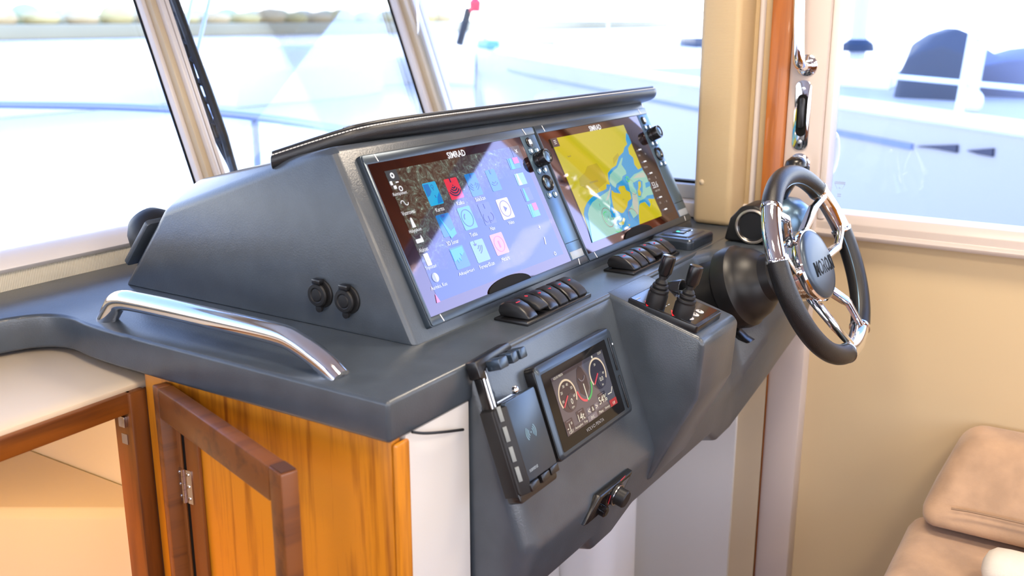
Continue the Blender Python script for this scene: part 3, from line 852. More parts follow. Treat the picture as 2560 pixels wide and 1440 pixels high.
p = q(F1, 990, 465); ic('menu_icon', [rrect(p[0] - .010, p[1] + .002, p[0] - .005, p[1] + .008, .0005, 2), rrect(p[0] - .006, p[1] - .004, p[0] + .000, p[1] + .001, .0005, 2)] + arcband(p[0] + .007, p[1] - .005, .0024, .0042, 0, 360, 12) + [bar((p[0] + .002, p[1] + .005), (p[0] + .008, p[1] + .005), .002)])
p = q(F1, 1012, 509); ic('menu_icon', arcband(p[0] - .004, p[1] + .001, .0032, .0044, 0, 180, 8) + arcband(p[0] + .0036, p[1] + .001, .0032, .0044, 180, 360, 8))
p = q(F1, 1031, 557); ic('menu_icon', [[(p[0] - .004, p[1] - .007), (p[0] + .004, p[1] - .007), (p[0] + .002, p[1] + .006), (p[0], p[1] + .008), (p[0] - .002, p[1] + .006)]])
p = q(F1, 1049, 602); ic('menu_icon', [rrect(p[0] - .008, p[1] - .003, p[0] + .008, p[1] + .003, .001, 2), [(p[0] + .004, p[1] + .003), (p[0] + .008, p[1] + .003), (p[0] + .006, p[1] + .008)]])
p = q(F1, 1068.5, 649); ic('menu_icon', [rrect(p[0] - .005, p[1] - .009, p[0] + .005, p[1] + .009, .0012, 2)])
ic('menu_icon', [bar((p[0] - .001, p[1] - .004), (p[0] - .001, p[1] + .005), .002)], e_violet)
p = q(F1, 1088, 694); ic('menu_icon', [disc(p[0], p[1], .007, 18)], screen('grey', (.35, .38, .45))); flat('menu_icon', [disc(p[0], p[1], .0065, 10, None, -90, 90)], H3 + .0003, ew, cp1)
p = q(F1, 1092, 746); ic('menu_icon', [[(p[0] - .004, p[1] - .006), (p[0] + .004, p[1] - .006), (p[0], p[1] + .007)]], e_redl)
p = q(F1, 1348, 568); ic('add_mark', [bar((p[0] - .003, p[1]), (p[0] + .003, p[1]), .0012), bar((p[0], p[1] - .003), (p[0], p[1] + .003), .0012)])
p = q(F1, 1362, 602); ic('edit_mark', [bar((p[0] - .002, p[1] - .006), (p[0] + .002, p[1] + .006), .0022)])
p = q(F1, 1387, 634); ic('power_mark', arcband(p[0], p[1], .002, .0032, 0, 360, 12))

# --- screen 2 : sea chart
def r4(pts): return [q(F2, 1400 + a / 5.539, 420 + b / 5.539) for a, b in pts]
def r3(pts): return [q(F2, 1280 + a / 5.12, 240 + b / 5.12) for a, b in pts]
c_yel = screen('chart_land', (.53, .47, .012)); c_yel2 = screen('chart_town', (.42, .36, .012)); c_blue = screen('chart_shallow', (.0, .30, .62))
c_teal = screen('chart_water', (.24, .56, .46)); c_pale = screen('chart_deep', (.46, .52, .44)); c_panel = screen('data_panel', (.010, .006, .004))
c_grey = screen('chart_grey', (.12, .12, .10)); c_grn = screen('chart_green', (.02, .65, .06)); c_red = screen('chart_ring', (.30, .10, .12)); c_txt = screen('panel_text', (.55, .52, .48))
flat('screen_image', [[(A0[0], A0[1]), (A1[0], A0[1]), (A1[0], A1[1]), (A0[0], A1[1])]], HS, c_panel, cp2)
cl, cb_ = A0[0] + .003, A0[1]
cr_ = q(F2, 1652.7, 535.5)[0]
flat('chart_land', [[(cl + .0, cb_), (cr_, cb_), (cr_, A1[1]), (cl + .0, A1[1])]], PH, c_yel, cp2)
h_ = [PH + .0003 * k for k in range(1, 8)]
flats('chart_town', [r3([(850, 1060), (930, 980), (960, 900), (1080, 860), (1180, 1000), (1210, 1100), (1090, 1200), (960, 1200), (870, 1150)]), r3([(1290, 800), (1350, 730), (1370, 770), (1300, 880)])], h_[0], c_yel2, cp2)
water = r4([(325, 640), (335, 560), (370, 480), (430, 410), (520, 345), (600, 312), (638, 290), (640, 228), (690, 232), (664, 150), (658, 78)]) + \
    r3([(1225, 985), (1270, 930), (1330, 890), (1362, 780), (1420, 720), (1435, 660), (1470, 620), (1452, 560), (1455, 470), (1500, 500), (1530, 600)]) + \
    r3([(1480, 670), (1495, 745), (1545, 790), (1562, 880), (1610, 945), (1670, 915)]) + r4([(1300, 370), (1300, 430), (1240, 425), (1212, 432), (1250, 500), (1235, 545), (1170, 470), (1110, 490), (1092, 520), (1085, 640), (1095, 770)])
pbl = r4([(395, 1045)])[0]
water = [(max(cl, min(cr_, a)), min(A1[1], b)) for a, b in water]
water += [(water[-1][0], cb_), (q(F2, 1471.3, 608.6)[0] + .012, cb_)]
flat('chart_shallows', [water], h_[1], c_blue, cp2)
teal = [r4([(378, 640), (395, 560), (440, 480), (530, 410), (640, 335), (690, 300), (684, 370), (700, 470), (684, 560), (690, 610), (715, 690), (800, 670), (850, 650), (790, 730), (770, 770), (790, 820), (860, 850), (640, 920), (480, 980)]),
        r3([(1248, 1010), (1290, 960), (1340, 920), (1392, 800), (1412, 790), (1395, 880), (1450, 960), (1458, 1000), (1410, 1030), (1400, 1080), (1330, 1130), (1320, 1180), (1280, 1150), (1240, 1100)]),
        r4([(965, 150), (1020, 90), (1090, 60), (1140, 30), (1190, 110), (1285, 370), (1200, 385), (1160, 430), (1090, 460), (1078, 640), (1010, 700), (960, 600), (925, 600), (975, 520), (985, 420), (950, 260), (935, 190)])]
teal[0] = teal[0][:-3] + [(teal[0][-3][0], cb_ + .0005), (q(F2, 1480, 606)[0], cb_ + .0005)]
flats('chart_water', teal, h_[2], c_teal, cp2)
flats('chart_water_deep', [r4([(1000, 330), (1060, 380), (1072, 480), (1078, 640), (1050, 640), (1010, 560), (985, 430)]), r4([(1000, 150), (1060, 90), (1150, 60), (1180, 130), (1060, 140)]), r4([(620, 460), (660, 360), (690, 250), (700, 330), (660, 440)])], h_[3], c_pale, cp2)
flats('chart_shallows', [r4([(690, 290), (740, 320), (800, 335), (770, 280), (800, 240), (890, 230), (920, 290), (975, 340), (995, 440), (985, 520), (930, 600), (860, 660), (740, 690), (700, 600), (695, 500), (680, 380)]),
                        r4([(1040, 190), (1085, 165), (1130, 190), (1135, 330), (1110, 410), (1070, 400), (1050, 320), (1010, 260), (1000, 210)]), r4([(1170, 210), (1230, 190), (1245, 250), (1180, 280)]), r4([(690, 590), (760, 660), (700, 690)])], h_[4], c_blue, cp2)
flats('chart_island', [r4([(700, 310), (740, 345), (830, 362), (795, 290), (812, 258), (880, 250), (902, 312), (958, 342), (975, 430), (928, 470), (918, 540), (868, 622), (840, 632), (782, 600), (742, 590), (720, 520), (700, 400)]),
                      r4([(1070, 195), (1105, 190), (1110, 260), (1088, 300), (1112, 345), (1106, 392), (1072, 390), (1062, 330), (1074, 280)]), r4([(800, 765), (845, 745), (865, 690), (892, 710), (870, 790), (832, 800), (808, 790)]),
                      r4([(725, 590), (745, 620), (728, 632)]), r4([(930, 780), (960, 790), (950, 815)]), r4([(1095, 540), (1110, 500), (1165, 485), (1230, 550), (1255, 560), (1262, 440), (1300, 440), (1395, 640), (1100, 750)])], h_[5], c_yel, cp2)
def ring2(x, y, rr, a0, a1, m, ww=.0011, ry=1.0):
    c = q(F2, 1400 + x / 5.539, 420 + y / 5.539)
    flat('chart_ring', arcband(c[0], c[1], rr, rr + ww, a0, a1, 28), h_[6], m, cp2)
ring2(650, 690, .0175, 0, 360, c_red); ring2(640, 690, .010, 60, 230, c_grn); ring2(760, 770, .0165, 230, 360, c_grn); ring2(1010, 690, .017, 0, 190, c_red)
ring2(925, 160, .004, 0, 360, c_grn, .002); ring2(985, 270, .015, 0, 360, c_grey, .0006)
for x, y in ((655, 690), (1055, 690), (535, 520), (655, 480), (507, 315)):
    c = q(F2, 1400 + x / 5.539, 420 + y / 5.539)
    flat('chart_mark', [bar((c[0] - .001, c[1] - .003), (c[0] + .001, c[1] + .003), .001)], h_[6], c_grey, cp2)
def lab2(s, x, y, w, h, m, z=None):
    p = q(F2, x, y); text('screen_lettering', s, p[0], p[1], m, cp2, h=h, w=w, z=z or h_[6])
lab2('Naantali', 1420.5, 391.5, .012, .0035, c_grey); lab2('KAUPUNGINOSA', 1482, 455.5, .030, .0036, c_grey); lab2('Saari', 1556, 499, .006, .003, c_grey)
flat('menu_tab', [[(A0[0], A1[1] - .016), (A0[0] + .022, A1[1] - .016), (A0[0] + .022, A1[1] + .0), (A0[0], A1[1] + .0)]], h_[5], e_slate, cp2)
flat('menu_mark', [bar((A0[0] + .007, A1[1] - .0045 - .003 * k), (A0[0] + .015, A1[1] - .0045 - .003 * k), .001) for k in range(3)], h_[6], ew, cp2)
lab2('53.6', 1635, 463, .0235, .0125, ew); lab2('DEPTH', 1621, 449, .008, .0035, c_txt); lab2('CHART OFFSET', 1641.5, 477, .022, .0036, c_txt); lab2('m', 1637, 445, .003, .005, c_txt)
lab2('SOG', 1596, 389.5, .008, .0036, c_txt); lab2('POSITION', 1612, 419, .015, .0036, c_txt); lab2('kn', 1611, 385, .004, .005, c_txt); lab2('COG', 1648, 508, .007, .004, c_txt); lab2('°', 1664, 504, .003, .004, c_txt)
for x, y in ((1597.5, 375), (1610, 404.5), (1625, 433.5), (1649, 493.5), (1662, 523.5)):
    c = q(F2, x, y); flat('data_dash', [bar((c[0] - .0062, c[1]), (c[0] + .0062, c[1]), .0028)], h_[6], ew, cp2)

# ------------------------------------------------------------------ rocker switch panels
M_LED_R = mat('red_led', (.3, .01, .02), .4, emit=(1, .06, .10), es=.7)
def rockers(x0, x1, y0, y1, label, order):
    t = root('switch_panel', label, 'switch panel', Matrix.Translation((x0, y0, DZ)), 'rocker switch panels along the dash')
    Wd, Dp = x1 - x0, y1 - y0
    bm = B(); add_prism(bm, [(0, 0), (Dp, 0), (Dp, .004), (.004, .0065), (0, .005)], 0, Wd, 'x')
    obj('mounting_plate', bm, M_BLACK, t, .0012)
    n_ = 6; pw = (Wd - .010) / n_
    for k in range(n_):
        xa = .005 + k * pw + .0028; xb = xa + pw - .0056
        pr = [(.004, .006), (.002, .009), (.008, .0155), (.020, .0235), (.034, .0285), (.045, .0275), (.053, .022), (.056, .013), (.052, .006)]
        pr = [(a * (Dp - .002) / .056, b) for a, b in pr]
        if order[k]:                                  # pressed the other way
            ca, sa = math.cos(.22), math.sin(.22)
            pr = [((a - .028) * ca - (b - .008) * sa * -1 + .028, (a - .028) * -sa + (b - .008) * ca + .010) for a, b in pr]
            pr = [(a, max(b, .0045)) for a, b in pr]
        bm = B(); add_prism(bm, pr, xa, xb, 'x')
        r_ = obj('rocker', bm, M_BLACKM if k % 2 else M_BLACK, t, .0022, 3, ang=50)
        # glowing icon on the upper slope
        c = V(((xa + xb) / 2, pr[4][0] * .7 + pr[3][0] * .3, pr[4][1] * .7 + pr[3][1] * .3 - .0001))
        bm = B()
        if k == 0: add_box(bm, c, (.010, .0022, .0005))
        else: add_lathe(bm, [(.0018, 0), (.0026, 0), (.0026, .0005), (.0018, .0005), (.0018, 0)], 14, c)
        obj('switch_icon', bm, M_LED_R, r_)
    return t
rockers(1.150, 1.338, .708, .766, 'left hand row of six black rocker switches with red lit icons', (0, 1, 0, 0, 0, 0))
rockers(1.491, 1.682, .709, .767, 'row of six black rocker switches beside the square keypad', (0, 0, 0, 1, 0, 0))

# ------------------------------------------------------------------ square keypad
kp = root('remote_keypad', 'square black keypad with green light on the dash under the sea chart', 'keypad', Matrix.Translation((1.716, .700, DZ)))
M_KPAD = mat('keypad_black', (.05, .065, .09), .25, metal=.5, spec=.8)
bm = B(); lo_, hi_ = rrect(0, 0, .112, .084, .010, 4), rrect(.003, .003, .109, .081, .009, 4)
add_rings(bm, [[V((a, b, 0)) for a, b in lo_], [V((a, b, .015)) for a, b in lo_], [V((a, b, .020)) for a, b in hi_]])
obj('keypad_body', bm, M_KPAD, kp, .0012, ang=40)
bm = B(); add_rings(bm, [[V((a, b, .020)) for a, b in rrect(.014, .012, .098, .072, .006, 4)], [V((a, b, .0225)) for a, b in rrect(.017, .015, .095, .069, .005, 4)]])
obj('key_field', bm, M_KPAD, kp, .0006)
prism('key_window', rrect(.034, .030, .080, .056, .003, 3), .0225, .0230, M_GLOSS, kp)
for (a, b) in ((.037, .055), (.059, .077)):
    prism('key', rrect(a, .033, b, .053, .003, 3), .0230, .0242, M_KPAD, kp, bevel=.0004)
lathe('status_light', [(0, 0), (.004, 0), (.003, .001), (0, .0014)], mat('green_led', (.0, .3, .15), .4, emit=(.05, .9, .55), es=1.2), kp, 14, (.044, .047, .0242), (0, 0, 1))

# ------------------------------------------------------------------ thruster joystick panel
JF = Frame((1.372, .544, 1.0985), (1, 0, 0), (0, .1183, .0280))
JL = .121
jp = root('thruster_panel', 'black joystick panel with two levers on the console block', 'control panel', JF.mat())
PW = .100
bm = B(); add_prism(bm, rrect(0, 0, PW, JL, .004, 3), -.020, .0, 'z')
obj('panel_base', bm, M_BLACK, jp, .0014)
prism('gloss_face', rrect(.004, .006, PW - .004, JL - .003, .003, 3), 0, .0006, mat('panel_gloss_blue', (.010, .012, .016), .08, spec=.8), jp)
for k, (px_, py_) in enumerate(((1638, 763), (1705, 789))):
    u, v = JF.uv(px_, py_)
    tilt = V((.10, .02, 1))
    j = root('joystick', None, None, Matrix.Translation((u, v, 0))); j.parent = jp
    rr = .0158
    lathe('boot', [(0, 0), (rr, 0), (rr, .020), (rr - .0012, .022), (rr - .0012, .0245), (rr - .0005, .026), (rr - .0012, .029), (rr - .0042, .030), (rr - .003, .033), (rr - .004, .036), (rr - .0065, .037), (rr - .006, .040), (rr - .008, .043), (rr - .010, .045), (rr - .0105, .050), (0, .050)], M_RUB, j, 28, (0, 0, 0), (0, 0, 1))
    lathe('grip', [(0, .048), (.0070, .048), (.0085, .053), (.0108, .057), (.0110, .080), (.0104, .083), (.0090, .0838), (0, .0832)], M_BLACK, j, 26, (0, 0, -.002), tilt)
    flat('position_arrow', [[(q_[0] - u, q_[1] - v) for q_ in [JF.uv(*xy) for xy in (((1612, 753), (1638, 763), (1616, 767)), ((1677, 776), (1703, 789), (1680, 791)))[k]]]], .0010, mat('red_arrow', (.75, .01, .02), .3, emit=(1, .02, .03), es=.5), j)
for px_, py_ in ((1724, 796), (1737, 787.5), (1749, 780)):
    u, v = JF.uv(px_, py_)
    k_ = lathe('button', [(0, 0), (.0066, 0), (.0066, .0008), (.005, .0014), (0, .0015)], mat('button_grey', (.55, .55, .55), .35), jp, 20, (u, v, .0006), (0, 0, 1))
    flat('button_mark', [bar((u - .0025, v - .001), (u + .0025, v + .001), .0012), bar((u, v - .002), (u, v + .002), .001)], .0024, M_GASKET, jp)
u, v = JF.uv(1594, 748); flat('panel_print', [bar((u - .006, v), (u + .010, v), .0014)], .0010, mat('grey_print', (.45, .5, .55), .5), jp)
u, v = JF.uv(1667, 764); flat('panel_print', [bar((u - .008, v - .001), (u - .002, v - .001), .0016), bar((u + .002, v - .001), (u + .008, v - .001), .0016)], .0010, MATS['grey_print'], jp)
# black hooded key switch behind the levers
hd = root('hooded_switch', 'black hooded switch half hidden between the two joysticks', 'switch', Matrix.Translation((1.496, .640, 1.117)) @ Matrix.Rotation(-.23, 4, 'X') @ Matrix.Scale(.62, 4))
bm = B(); rings = []
for k in range(9):
    a = math.pi * k / 8
    x_, z_ = -.034 * math.cos(a), .034 * math.sin(a)
    rings.append([V((x_, -.030, z_ - .012)), V((x_ * .84, -.030, z_ * .84 - .012)), V((x_ * .84, .024, z_ * .84 - .012)), V((x_, .024, z_ - .012))])
obj('hood', add_rings(B(), rings), M_BLACK, hd, .001)
box('switch_face', (-.028, .0, -.012), (.028, .006, .014), mat('navy_plastic', (.010, .015, .06), .3), hd, .001)
lathe('key_barrel', [(0, 0), (.010, 0), (.010, .012), (.007, .014), (0, .014)], M_GLOSS, hd, 20, (0, 0, .004), (0, -1, 0))

# ------------------------------------------------------------------ front panel devices
PT = math.atan2(1.127 - .885, .690 - .602)
PF = Frame((1.0, .690, 1.127), (1, 0, 0), (0, math.cos(PT), math.sin(PT)))
def puv(x, y, h): return PF.uv(x, y, h)
hE = .020
a = puv(1335, 912, hE); b = puv(1405, 1155, hE); c = puv(1527, 822, hE); d = puv(1592, 1028, hE)
eu0, eu1 = (a[0] + b[0]) / 2, (c[0] + d[0]) / 2; ev0, ev1 = (b[1] + d[1]) / 2, (a[1] + c[1]) / 2
en = root('engine_display', 'black engine display with two dials and a red green rudder gauge', 'display', PF.mat())
prism('housing', rrect(eu0, ev0, eu1, ev1, .008, 4), -.002, .016, M_BLACK, en, bevel=.003)
bm = B(); add_rings(bm, [[V((p_[0], p_[1], .016)) for p_ in rrect(eu0 + .001, ev0 + .001, eu1 - .001, ev1 - .001, .008, 4)], [V((p_[0], p_[1], .020)) for p_ in rrect(eu0 + .006, ev0 + .006, eu1 - .012, ev1 - .009, .006, 4)]])
obj('bezel', bm, M_BEZEL, en, .0006)
gu0, gu1, gv0, gv1 = eu0 + .009, eu1 - .030, ev0 + .011, ev1 - .013
prism('cover_glass', rrect(gu0, gv0, gu1, gv1, .002, 2), .020, .0204, M_GLOSS, en)
for (va, vb) in ((.08, .46), (.52, .90)):
    prism('side_key', rrect(eu1 - .0205, ev0 + (ev1 - ev0) * va, eu1 - .0165, ev0 + (ev1 - ev0) * vb, .001, 2), .0195, .0215, M_BLACK, en, bevel=.0006)
def eq(x, y): return PF.uv(x, y, .0206)
sa = eq(1377, 945); sb = eq(1418.5, 1092); sc_ = eq(1505.5, 874); sd_ = eq(1542, 1009)
su0, su1 = (sa[0] + sb[0]) / 2, (sc_[0] + sd_[0]) / 2; sv0, sv1 = (sb[1] + sd_[1]) / 2, (sa[1] + sc_[1]) / 2
g_bg = screen('gauge_grey', (.075, .075, .085)); g_dk = screen('gauge_dark', (.012, .012, .014)); g_ring = screen('gauge_ring', (.78, .62, .42)); g_red = screen('gauge_red', (.75, .06, .08))
g_grn = screen('gauge_green', (.01, .42, .08)); g_w = screen('gauge_white', (.85, .80, .62)); g_b = screen('gauge_button', (.16, .15, .17)); g_rb = screen('gauge_redbutton', (.45, .03, .02))
z1 = .0207; z2 = .0210; z3 = .0213; z4 = .0216
flat('screen_image', [[(su0, sv0), (su1, sv0), (su1, sv1), (su0, sv1)]], z1, g_bg, en)
sw, sh = su1 - su0, sv1 - sv0
def S(fx, fy): return (su0 + sw * fx, sv0 + sh * fy)
flat('screen_header', [[S(0, .94), S(1, .94), S(1, 1), S(0, 1)], [S(0, 0), S(1, 0), S(1, .085), S(0, .085)]], z2, screen('gauge_bar', (.035, .035, .04)), en)
def dial(cx, cy, rad, name):
    cx, cy = S(cx, cy)
    flat('dial_face', [disc(cx, cy, rad, 32)], z2, g_dk, en)
    flat('dial_ring', arcband(cx, cy, rad * .90, rad * 1.02, -32, 212, 36), z3, g_ring, en)
    flat('dial_hub', [disc(cx + rad * .25, cy - rad * .45, rad * .52, 20)], z3, screen('gauge_hub', (.03, .03, .034)), en)
    flat('needle', [bar((cx - rad * .02, cy + rad * .02), (cx - rad * .72, cy - rad * .52), rad * .10)], z4, g_red, en)
    return cx, cy
R1 = sw * .155
cx, cy = dial(.185, .60, R1, 'rpm')
for s_, an in (('10', 195), ('20', 150), ('30', 108), ('40', 72), ('50', 30), ('60', -15)):
    text('dial_number', s_, cx + R1 * .68 * math.cos(math.radians(an)), cy + R1 * .68 * math.sin(math.radians(an)), g_w, en, h=R1 * .17, z=z4)
text('dial_reading', '0', cx + R1 * .25, cy - R1 * .42, g_w, en, h=R1 * .36, z=z4); text('dial_unit', 'rpm', cx + R1 * .2, cy - R1 * .80, g_w, en, h=R1 * .14, z=z4)
cx, cy = dial(.80, .66, R1, 'speed')
for s_, an in (('20', 100), ('40', -12)):
    text('dial_number', s_, cx + R1 * .62 * math.cos(math.radians(an)), cy + R1 * .62 * math.sin(math.radians(an)), g_w, en, h=R1 * .15, z=z4)
text('dial_reading', '0.0', cx + R1 * .22, cy - R1 * .42, g_w, en, h=R1 * .26, z=z4); text('dial_unit', 'kn', cx + R1 * .2, cy - R1 * .78, g_w, en, h=R1 * .14, z=z4)
rc = S(.495, .60)
flat('rudder_hull', [[(rc[0] - R1 * .55, rc[1] - R1 * .3), (rc[0] - R1 * .6, rc[1] + R1 * .5), (rc[0] - R1 * .3, rc[1] + R1 * 1.1), (rc[0], rc[1] + R1 * 1.3), (rc[0] + R1 * .3, rc[1] + R1 * 1.1), (rc[0] + R1 * .6, rc[1] + R1 * .5), (rc[0] + R1 * .55, rc[1] - R1 * .3), (rc[0], rc[1] - R1 * .7)]], z2, g_dk, en)
flat('rudder_arc', arcband(rc[0], rc[1], R1 * .82, R1 * .97, 185, 268, 16), z3, g_red, en)
flat('rudder_arc', arcband(rc[0], rc[1], R1 * .82, R1 * .97, 272, 360, 16), z3, g_grn, en)
flat('rudder_needle', [bar((rc[0], rc[1] + R1 * .15), (rc[0] + .0004, rc[1] - R1 * .9), R1 * .08)], z4, g_w, en)
flat('dial_mark', arcband(rc[0], rc[1] + R1 * .72, R1 * .34, R1 * .42, 200, 340, 12), z4, g_b, en)
for fx, fy, s_, hh_ in ((.075, .155, '-1°', .016), (.305, .19, '14t', .017), (.755, .24, '54%', .017)):
    c = S(fx, fy)
    flat('data_box', [rrect(c[0] - sw * .075, c[1] - sh * .075, c[0] + sw * .075, c[1] + sh * .095, .0015, 2)], z2, g_dk, en)
    text('data_value', s_, c[0], c[1] - .002, g_w, en, h=hh_ * .62, z=z3)
    flat('data_caption', [bar((c[0] - sw * .04, c[1] + sh * .072), (c[0] + sw * .04, c[1] + sh * .072), .001)], z3, g_b, en)
c = S(.93, .27); flat('fuel_trace', [bar((c[0] - sw * .06, c[1] - .003), (c[0] + sw * .02, c[1] - .003), .0014), bar((c[0] + sw * .02, c[1] - .002), (c[0] + sw * .055, c[1] + .004), .0014)], z3, g_w, en)
for k, fx in enumerate((.46, .535, .61)):
    c = S(fx, .17)
    flat('page_button', [rrect(c[0] - sw * .034, c[1] - sh * .055, c[0] + sw * .034, c[1] + sh * .055, .0008, 2)], z2, g_b if k != 1 else g_dk, en)
    text('page_mark', '<&>'[k], c[0], c[1], g_w, en, h=.006, z=z3)
flat('active_tab', [rrect(S(.40, 0)[0], sv0, S(.58, 0)[0], sv0 + sh * .10, .0008, 2)], z3, g_b, en)
flat('alarm_tab', [rrect(S(.86, 0)[0], sv0, su1, sv0 + sh * .12, .0008, 2)], z3, g_rb, en)
for fx, s_, w_ in ((.07, '1251', .011), (.22, 'Autopilot', .022), (.35, 'Trip', .010), (.49, 'EVC', .010), (.66, 'Menu', .012), (.79, 'Setup', .014), (.93, 'Off', .007)):
    c = S(fx, .045); text('tab_lettering', s_, c[0], c[1], g_w, en, h=.0042, w=w_, z=z4)
c = S(.12, .97); text('header_lettering', 'VOLVO PENTA', c[0], c[1], g_w, en, h=.0034, w=.026, z=z3)
c = S(.93, .97); text('header_lettering', '12:51', c[0], c[1], g_w, en, h=.0034, w=.010, z=z3)
c = S(.78, .97); flat('header_mark', [disc(c[0], c[1], .002, 10)], z3, g_w, en)
p_ = eq(1488, 1062); text('maker_lettering', 'VOLVO PENTA', p_[0], p_[1], mat('silver_print', (.28, .28, .28), .4), en, h=.0050, w=.052, z=.0208)
p_ = eq(1529.5, 860); flat('power_light', [disc(p_[0] , p_[1], .0018, 10)], .0218, ew, en)

# phone charger cradle ------------------------------------------------
ph = root('phone_charger', 'black wireless phone charging cradle left of the engine display', 'phone holder', PF.mat())
hP = .030
a = puv(1262, 1012, hP); b = puv(1322, 1200, hP); c = puv(1334, 962, hP); d = puv(1394, 1162, hP)
pu0, pu1 = (a[0] + b[0]) / 2, (c[0] + d[0]) / 2; pv0, pv1 = (b[1] + d[1]) / 2, (a[1] + c[1]) / 2
M_PADB = mat('charge_pad', (.05, .075, .11), .28, metal=.6, spec=.8)
prism('charge_pad', rrect(pu0, pv0, pu1, pv1, .003, 3), .022, .030, M_PADB, ph, bevel=.001)
prism('body', rrect(pu0 - .018, pv0 - .012, pu1 - .002, pv1 - .002, .006, 4), .0, .024, M_BLACKM, ph, bevel=.002)
bm = B(); add_prism(bm, [(pu0 - .0192, .001), (pu0 - .0192, .020), (pu0 - .002, .0312), (pu0 + .001, .0312), (pu0 + .001, .001)], -(pv1 - .004), -(pv0 - .012), 'y')
for vtx in bm.verts: vtx.co = V((vtx.co.x, -vtx.co.y, vtx.co.z))
obj('side_rail', bm, M_BLACKM, ph, .001)
nrm = V((-(.031 - .020), 0, .016)).normalized()
plen = (pv1 - pv0) / 4
for k in range(4):
    vc = pv0 + .004 + plen * (k + .44)
    ctr = V((pu0 - .0105, vc, .0262)); rot = Matrix.Rotation(-math.atan2(.011, .016), 3, 'Y')
    bm = B(); add_box(bm, ctr, (.0055, plen * .74, .0016), rot)
    obj('grip_pad', bm, mat('grip_pad_grey', (.20, .22, .22), .5), ph, .0004)
bm = B(); add_prism(bm, rrect(pu0 - .018, pv0 - .022, pu1 + .004, pv0 - .004, .006, 4), .002, .022, 'z'); obj('foot', bm, M_BLACK, ph, .002)
for k, fx in enumerate((.28, .62, .92)):
    uu = pu0 - .018 + (pu1 - pu0 + .02) * fx
    box('foot_claw', (uu - .010, pv0 - .012, .020), (uu + .010, pv0 - .001, .034 - .003 * k), M_BLACK, ph, .0015)
# sliding rail and top clamp
tA = puv(1240, 930, .014)
box('slide_rail', (pu0 - .014, pv1 - .012, .004), (pu0 - .004, pv1 + .050, .016), M_BLACK, ph, .001)
tube('guide_rod', [V((pu0 - .006, pv1 - .006, .018)), V((pu0 - .006, pv1 + .046, .018))], .0022, M_STEEL, ph, 10)
tube('guide_rod', [V((pu0 - .012, pv1 - .006, .018)), V((pu0 - .012, pv1 + .046, .018))], .0018, M_STEEL, ph, 10)
bm = B(); add_prism(bm, [(pu0 - .004, pv1 - .006), (pu0 + .010, pv1 + .012), (pu0 + .006, pv1 + .022), (pu0 + .002, pv1 + .026), (pu0 + .003, pv1 + .040), (pu0 - .004, pv1 + .044)], .004, .012, 'z'); obj('slide_plate', bm, M_PADB, ph, .0008)
bm = B(); add_prism(bm, [(pu0 - .020, pv1 + .040), (pu0 - .020, pv1 + .062), (pu0 + .012, pv1 + .064), (pu0 + .058, pv1 + .066), (pu0 + .064, pv1 + .058), (pu0 + .050, pv1 + .050), (pu0 - .002, pv1 + .048), (pu0 - .006, pv1 + .034)], .002, .020, 'z'); obj('top_clamp', bm, M_BLACK, ph, .002)
for uu, w_ in ((.010, .020), (.036, .014), (.056, .016)):
    box('clamp_claw', (pu0 + uu - w_ / 2, pv1 + .042, .018), (pu0 + uu + w_ / 2, pv1 + .056, .040), M_PADB, ph, .002)
lathe('lock_screw', [(0, 0), (.0052, 0), (.0052, .004), (.003, .006), (0, .0065)], M_CHROME, ph, 18, (pu0 + .040, pv1 + .006, .020), (0, 0, 1))
box('lock_clip', (pu0 - .002, pv1 + .000, .016), (pu0 + .042, pv1 + .003, .020), M_STEEL, ph)
M_CHG = mat('charge_print', (.16, .28, .36), .5)
p_ = puv(1327, 1080, hP)
polys = [disc(p_[0], p_[1], .0012, 8)]
for k in (.0045, .0075, .0105):
    polys += arcband(p_[0], p_[1], k, k + .0014, -45, 45, 8) + arcband(p_[0], p_[1], k, k + .0014, 135, 225, 8)
flat('charge_mark', polys, .0304, M_CHG, ph)
p_ = puv(1334, 1170, hP); text('small_print', 'scanstrut', p_[0], p_[1], mat('pale_print', (.35, .42, .48), .5), ph, h=.004, w=.020, z=.0304)

# light switch panel low on the console ---------------------------------
LFm = Frame((1.0, .602, .885), (1, 0, 0), (0, .602 - .625, .885 - .80))
a = LFm.uv(1492, 1238); b = LFm.uv(1575, 1172); c = LFm.uv(1452, 1312); d = LFm.uv(1545, 1232)
lsw = root('light_switch', 'black sloped switch plate with round knob under the engine display', 'switch', LFm.mat())
def pl4(h, k): 
    cx = (a[0] + b[0] + c[0] + d[0]) / 4; cy = (a[1] + b[1] + c[1] + d[1]) / 4
    return [V((cx + (p[0] - cx) * k, cy + (p[1] - cy) * k, h)) for p in (c, d, b, a)]
bm = B(); add_rings(bm, [pl4(-.004, 1.0), pl4(.005, 1.0), pl4(.007, .90)]); obj('plate', bm, M_BLACK, lsw, .0018)
bm = B(); add_rings(bm, [pl4(.007, .84), pl4(.0076, .80)]); obj('inset', bm, M_GLOSS, lsw)
kx = ((a[0] + b[0] + c[0] + d[0]) / 4 + .010, (a[1] + b[1] + c[1] + d[1]) / 4 + .002)
lathe('rotary_knob', [(0, 0), (.017, 0), (.017, .004), (.0135, .006), (.0135, .018), (.012, .020), (0, .020)], M_BLACKM, lsw, 24, (kx[0], kx[1], .0074), (0, 0, 1))
lathe('knob_ring', [(.0150, 0), (.0170, 0), (.0170, .0012), (.0150, .0012), (.0150, 0)], M_STEEL, lsw, 26, (kx[0], kx[1], .0116), (0, 0, 1))
lathe('dimmer_wheel', [(0, 0), (.0085, 0), (.0085, .008), (.006, .010), (0, .010)], M_GLOSS, lsw, 20, (kx[0] - .038, kx[1] - .010, .0074), (0, 0, 1))
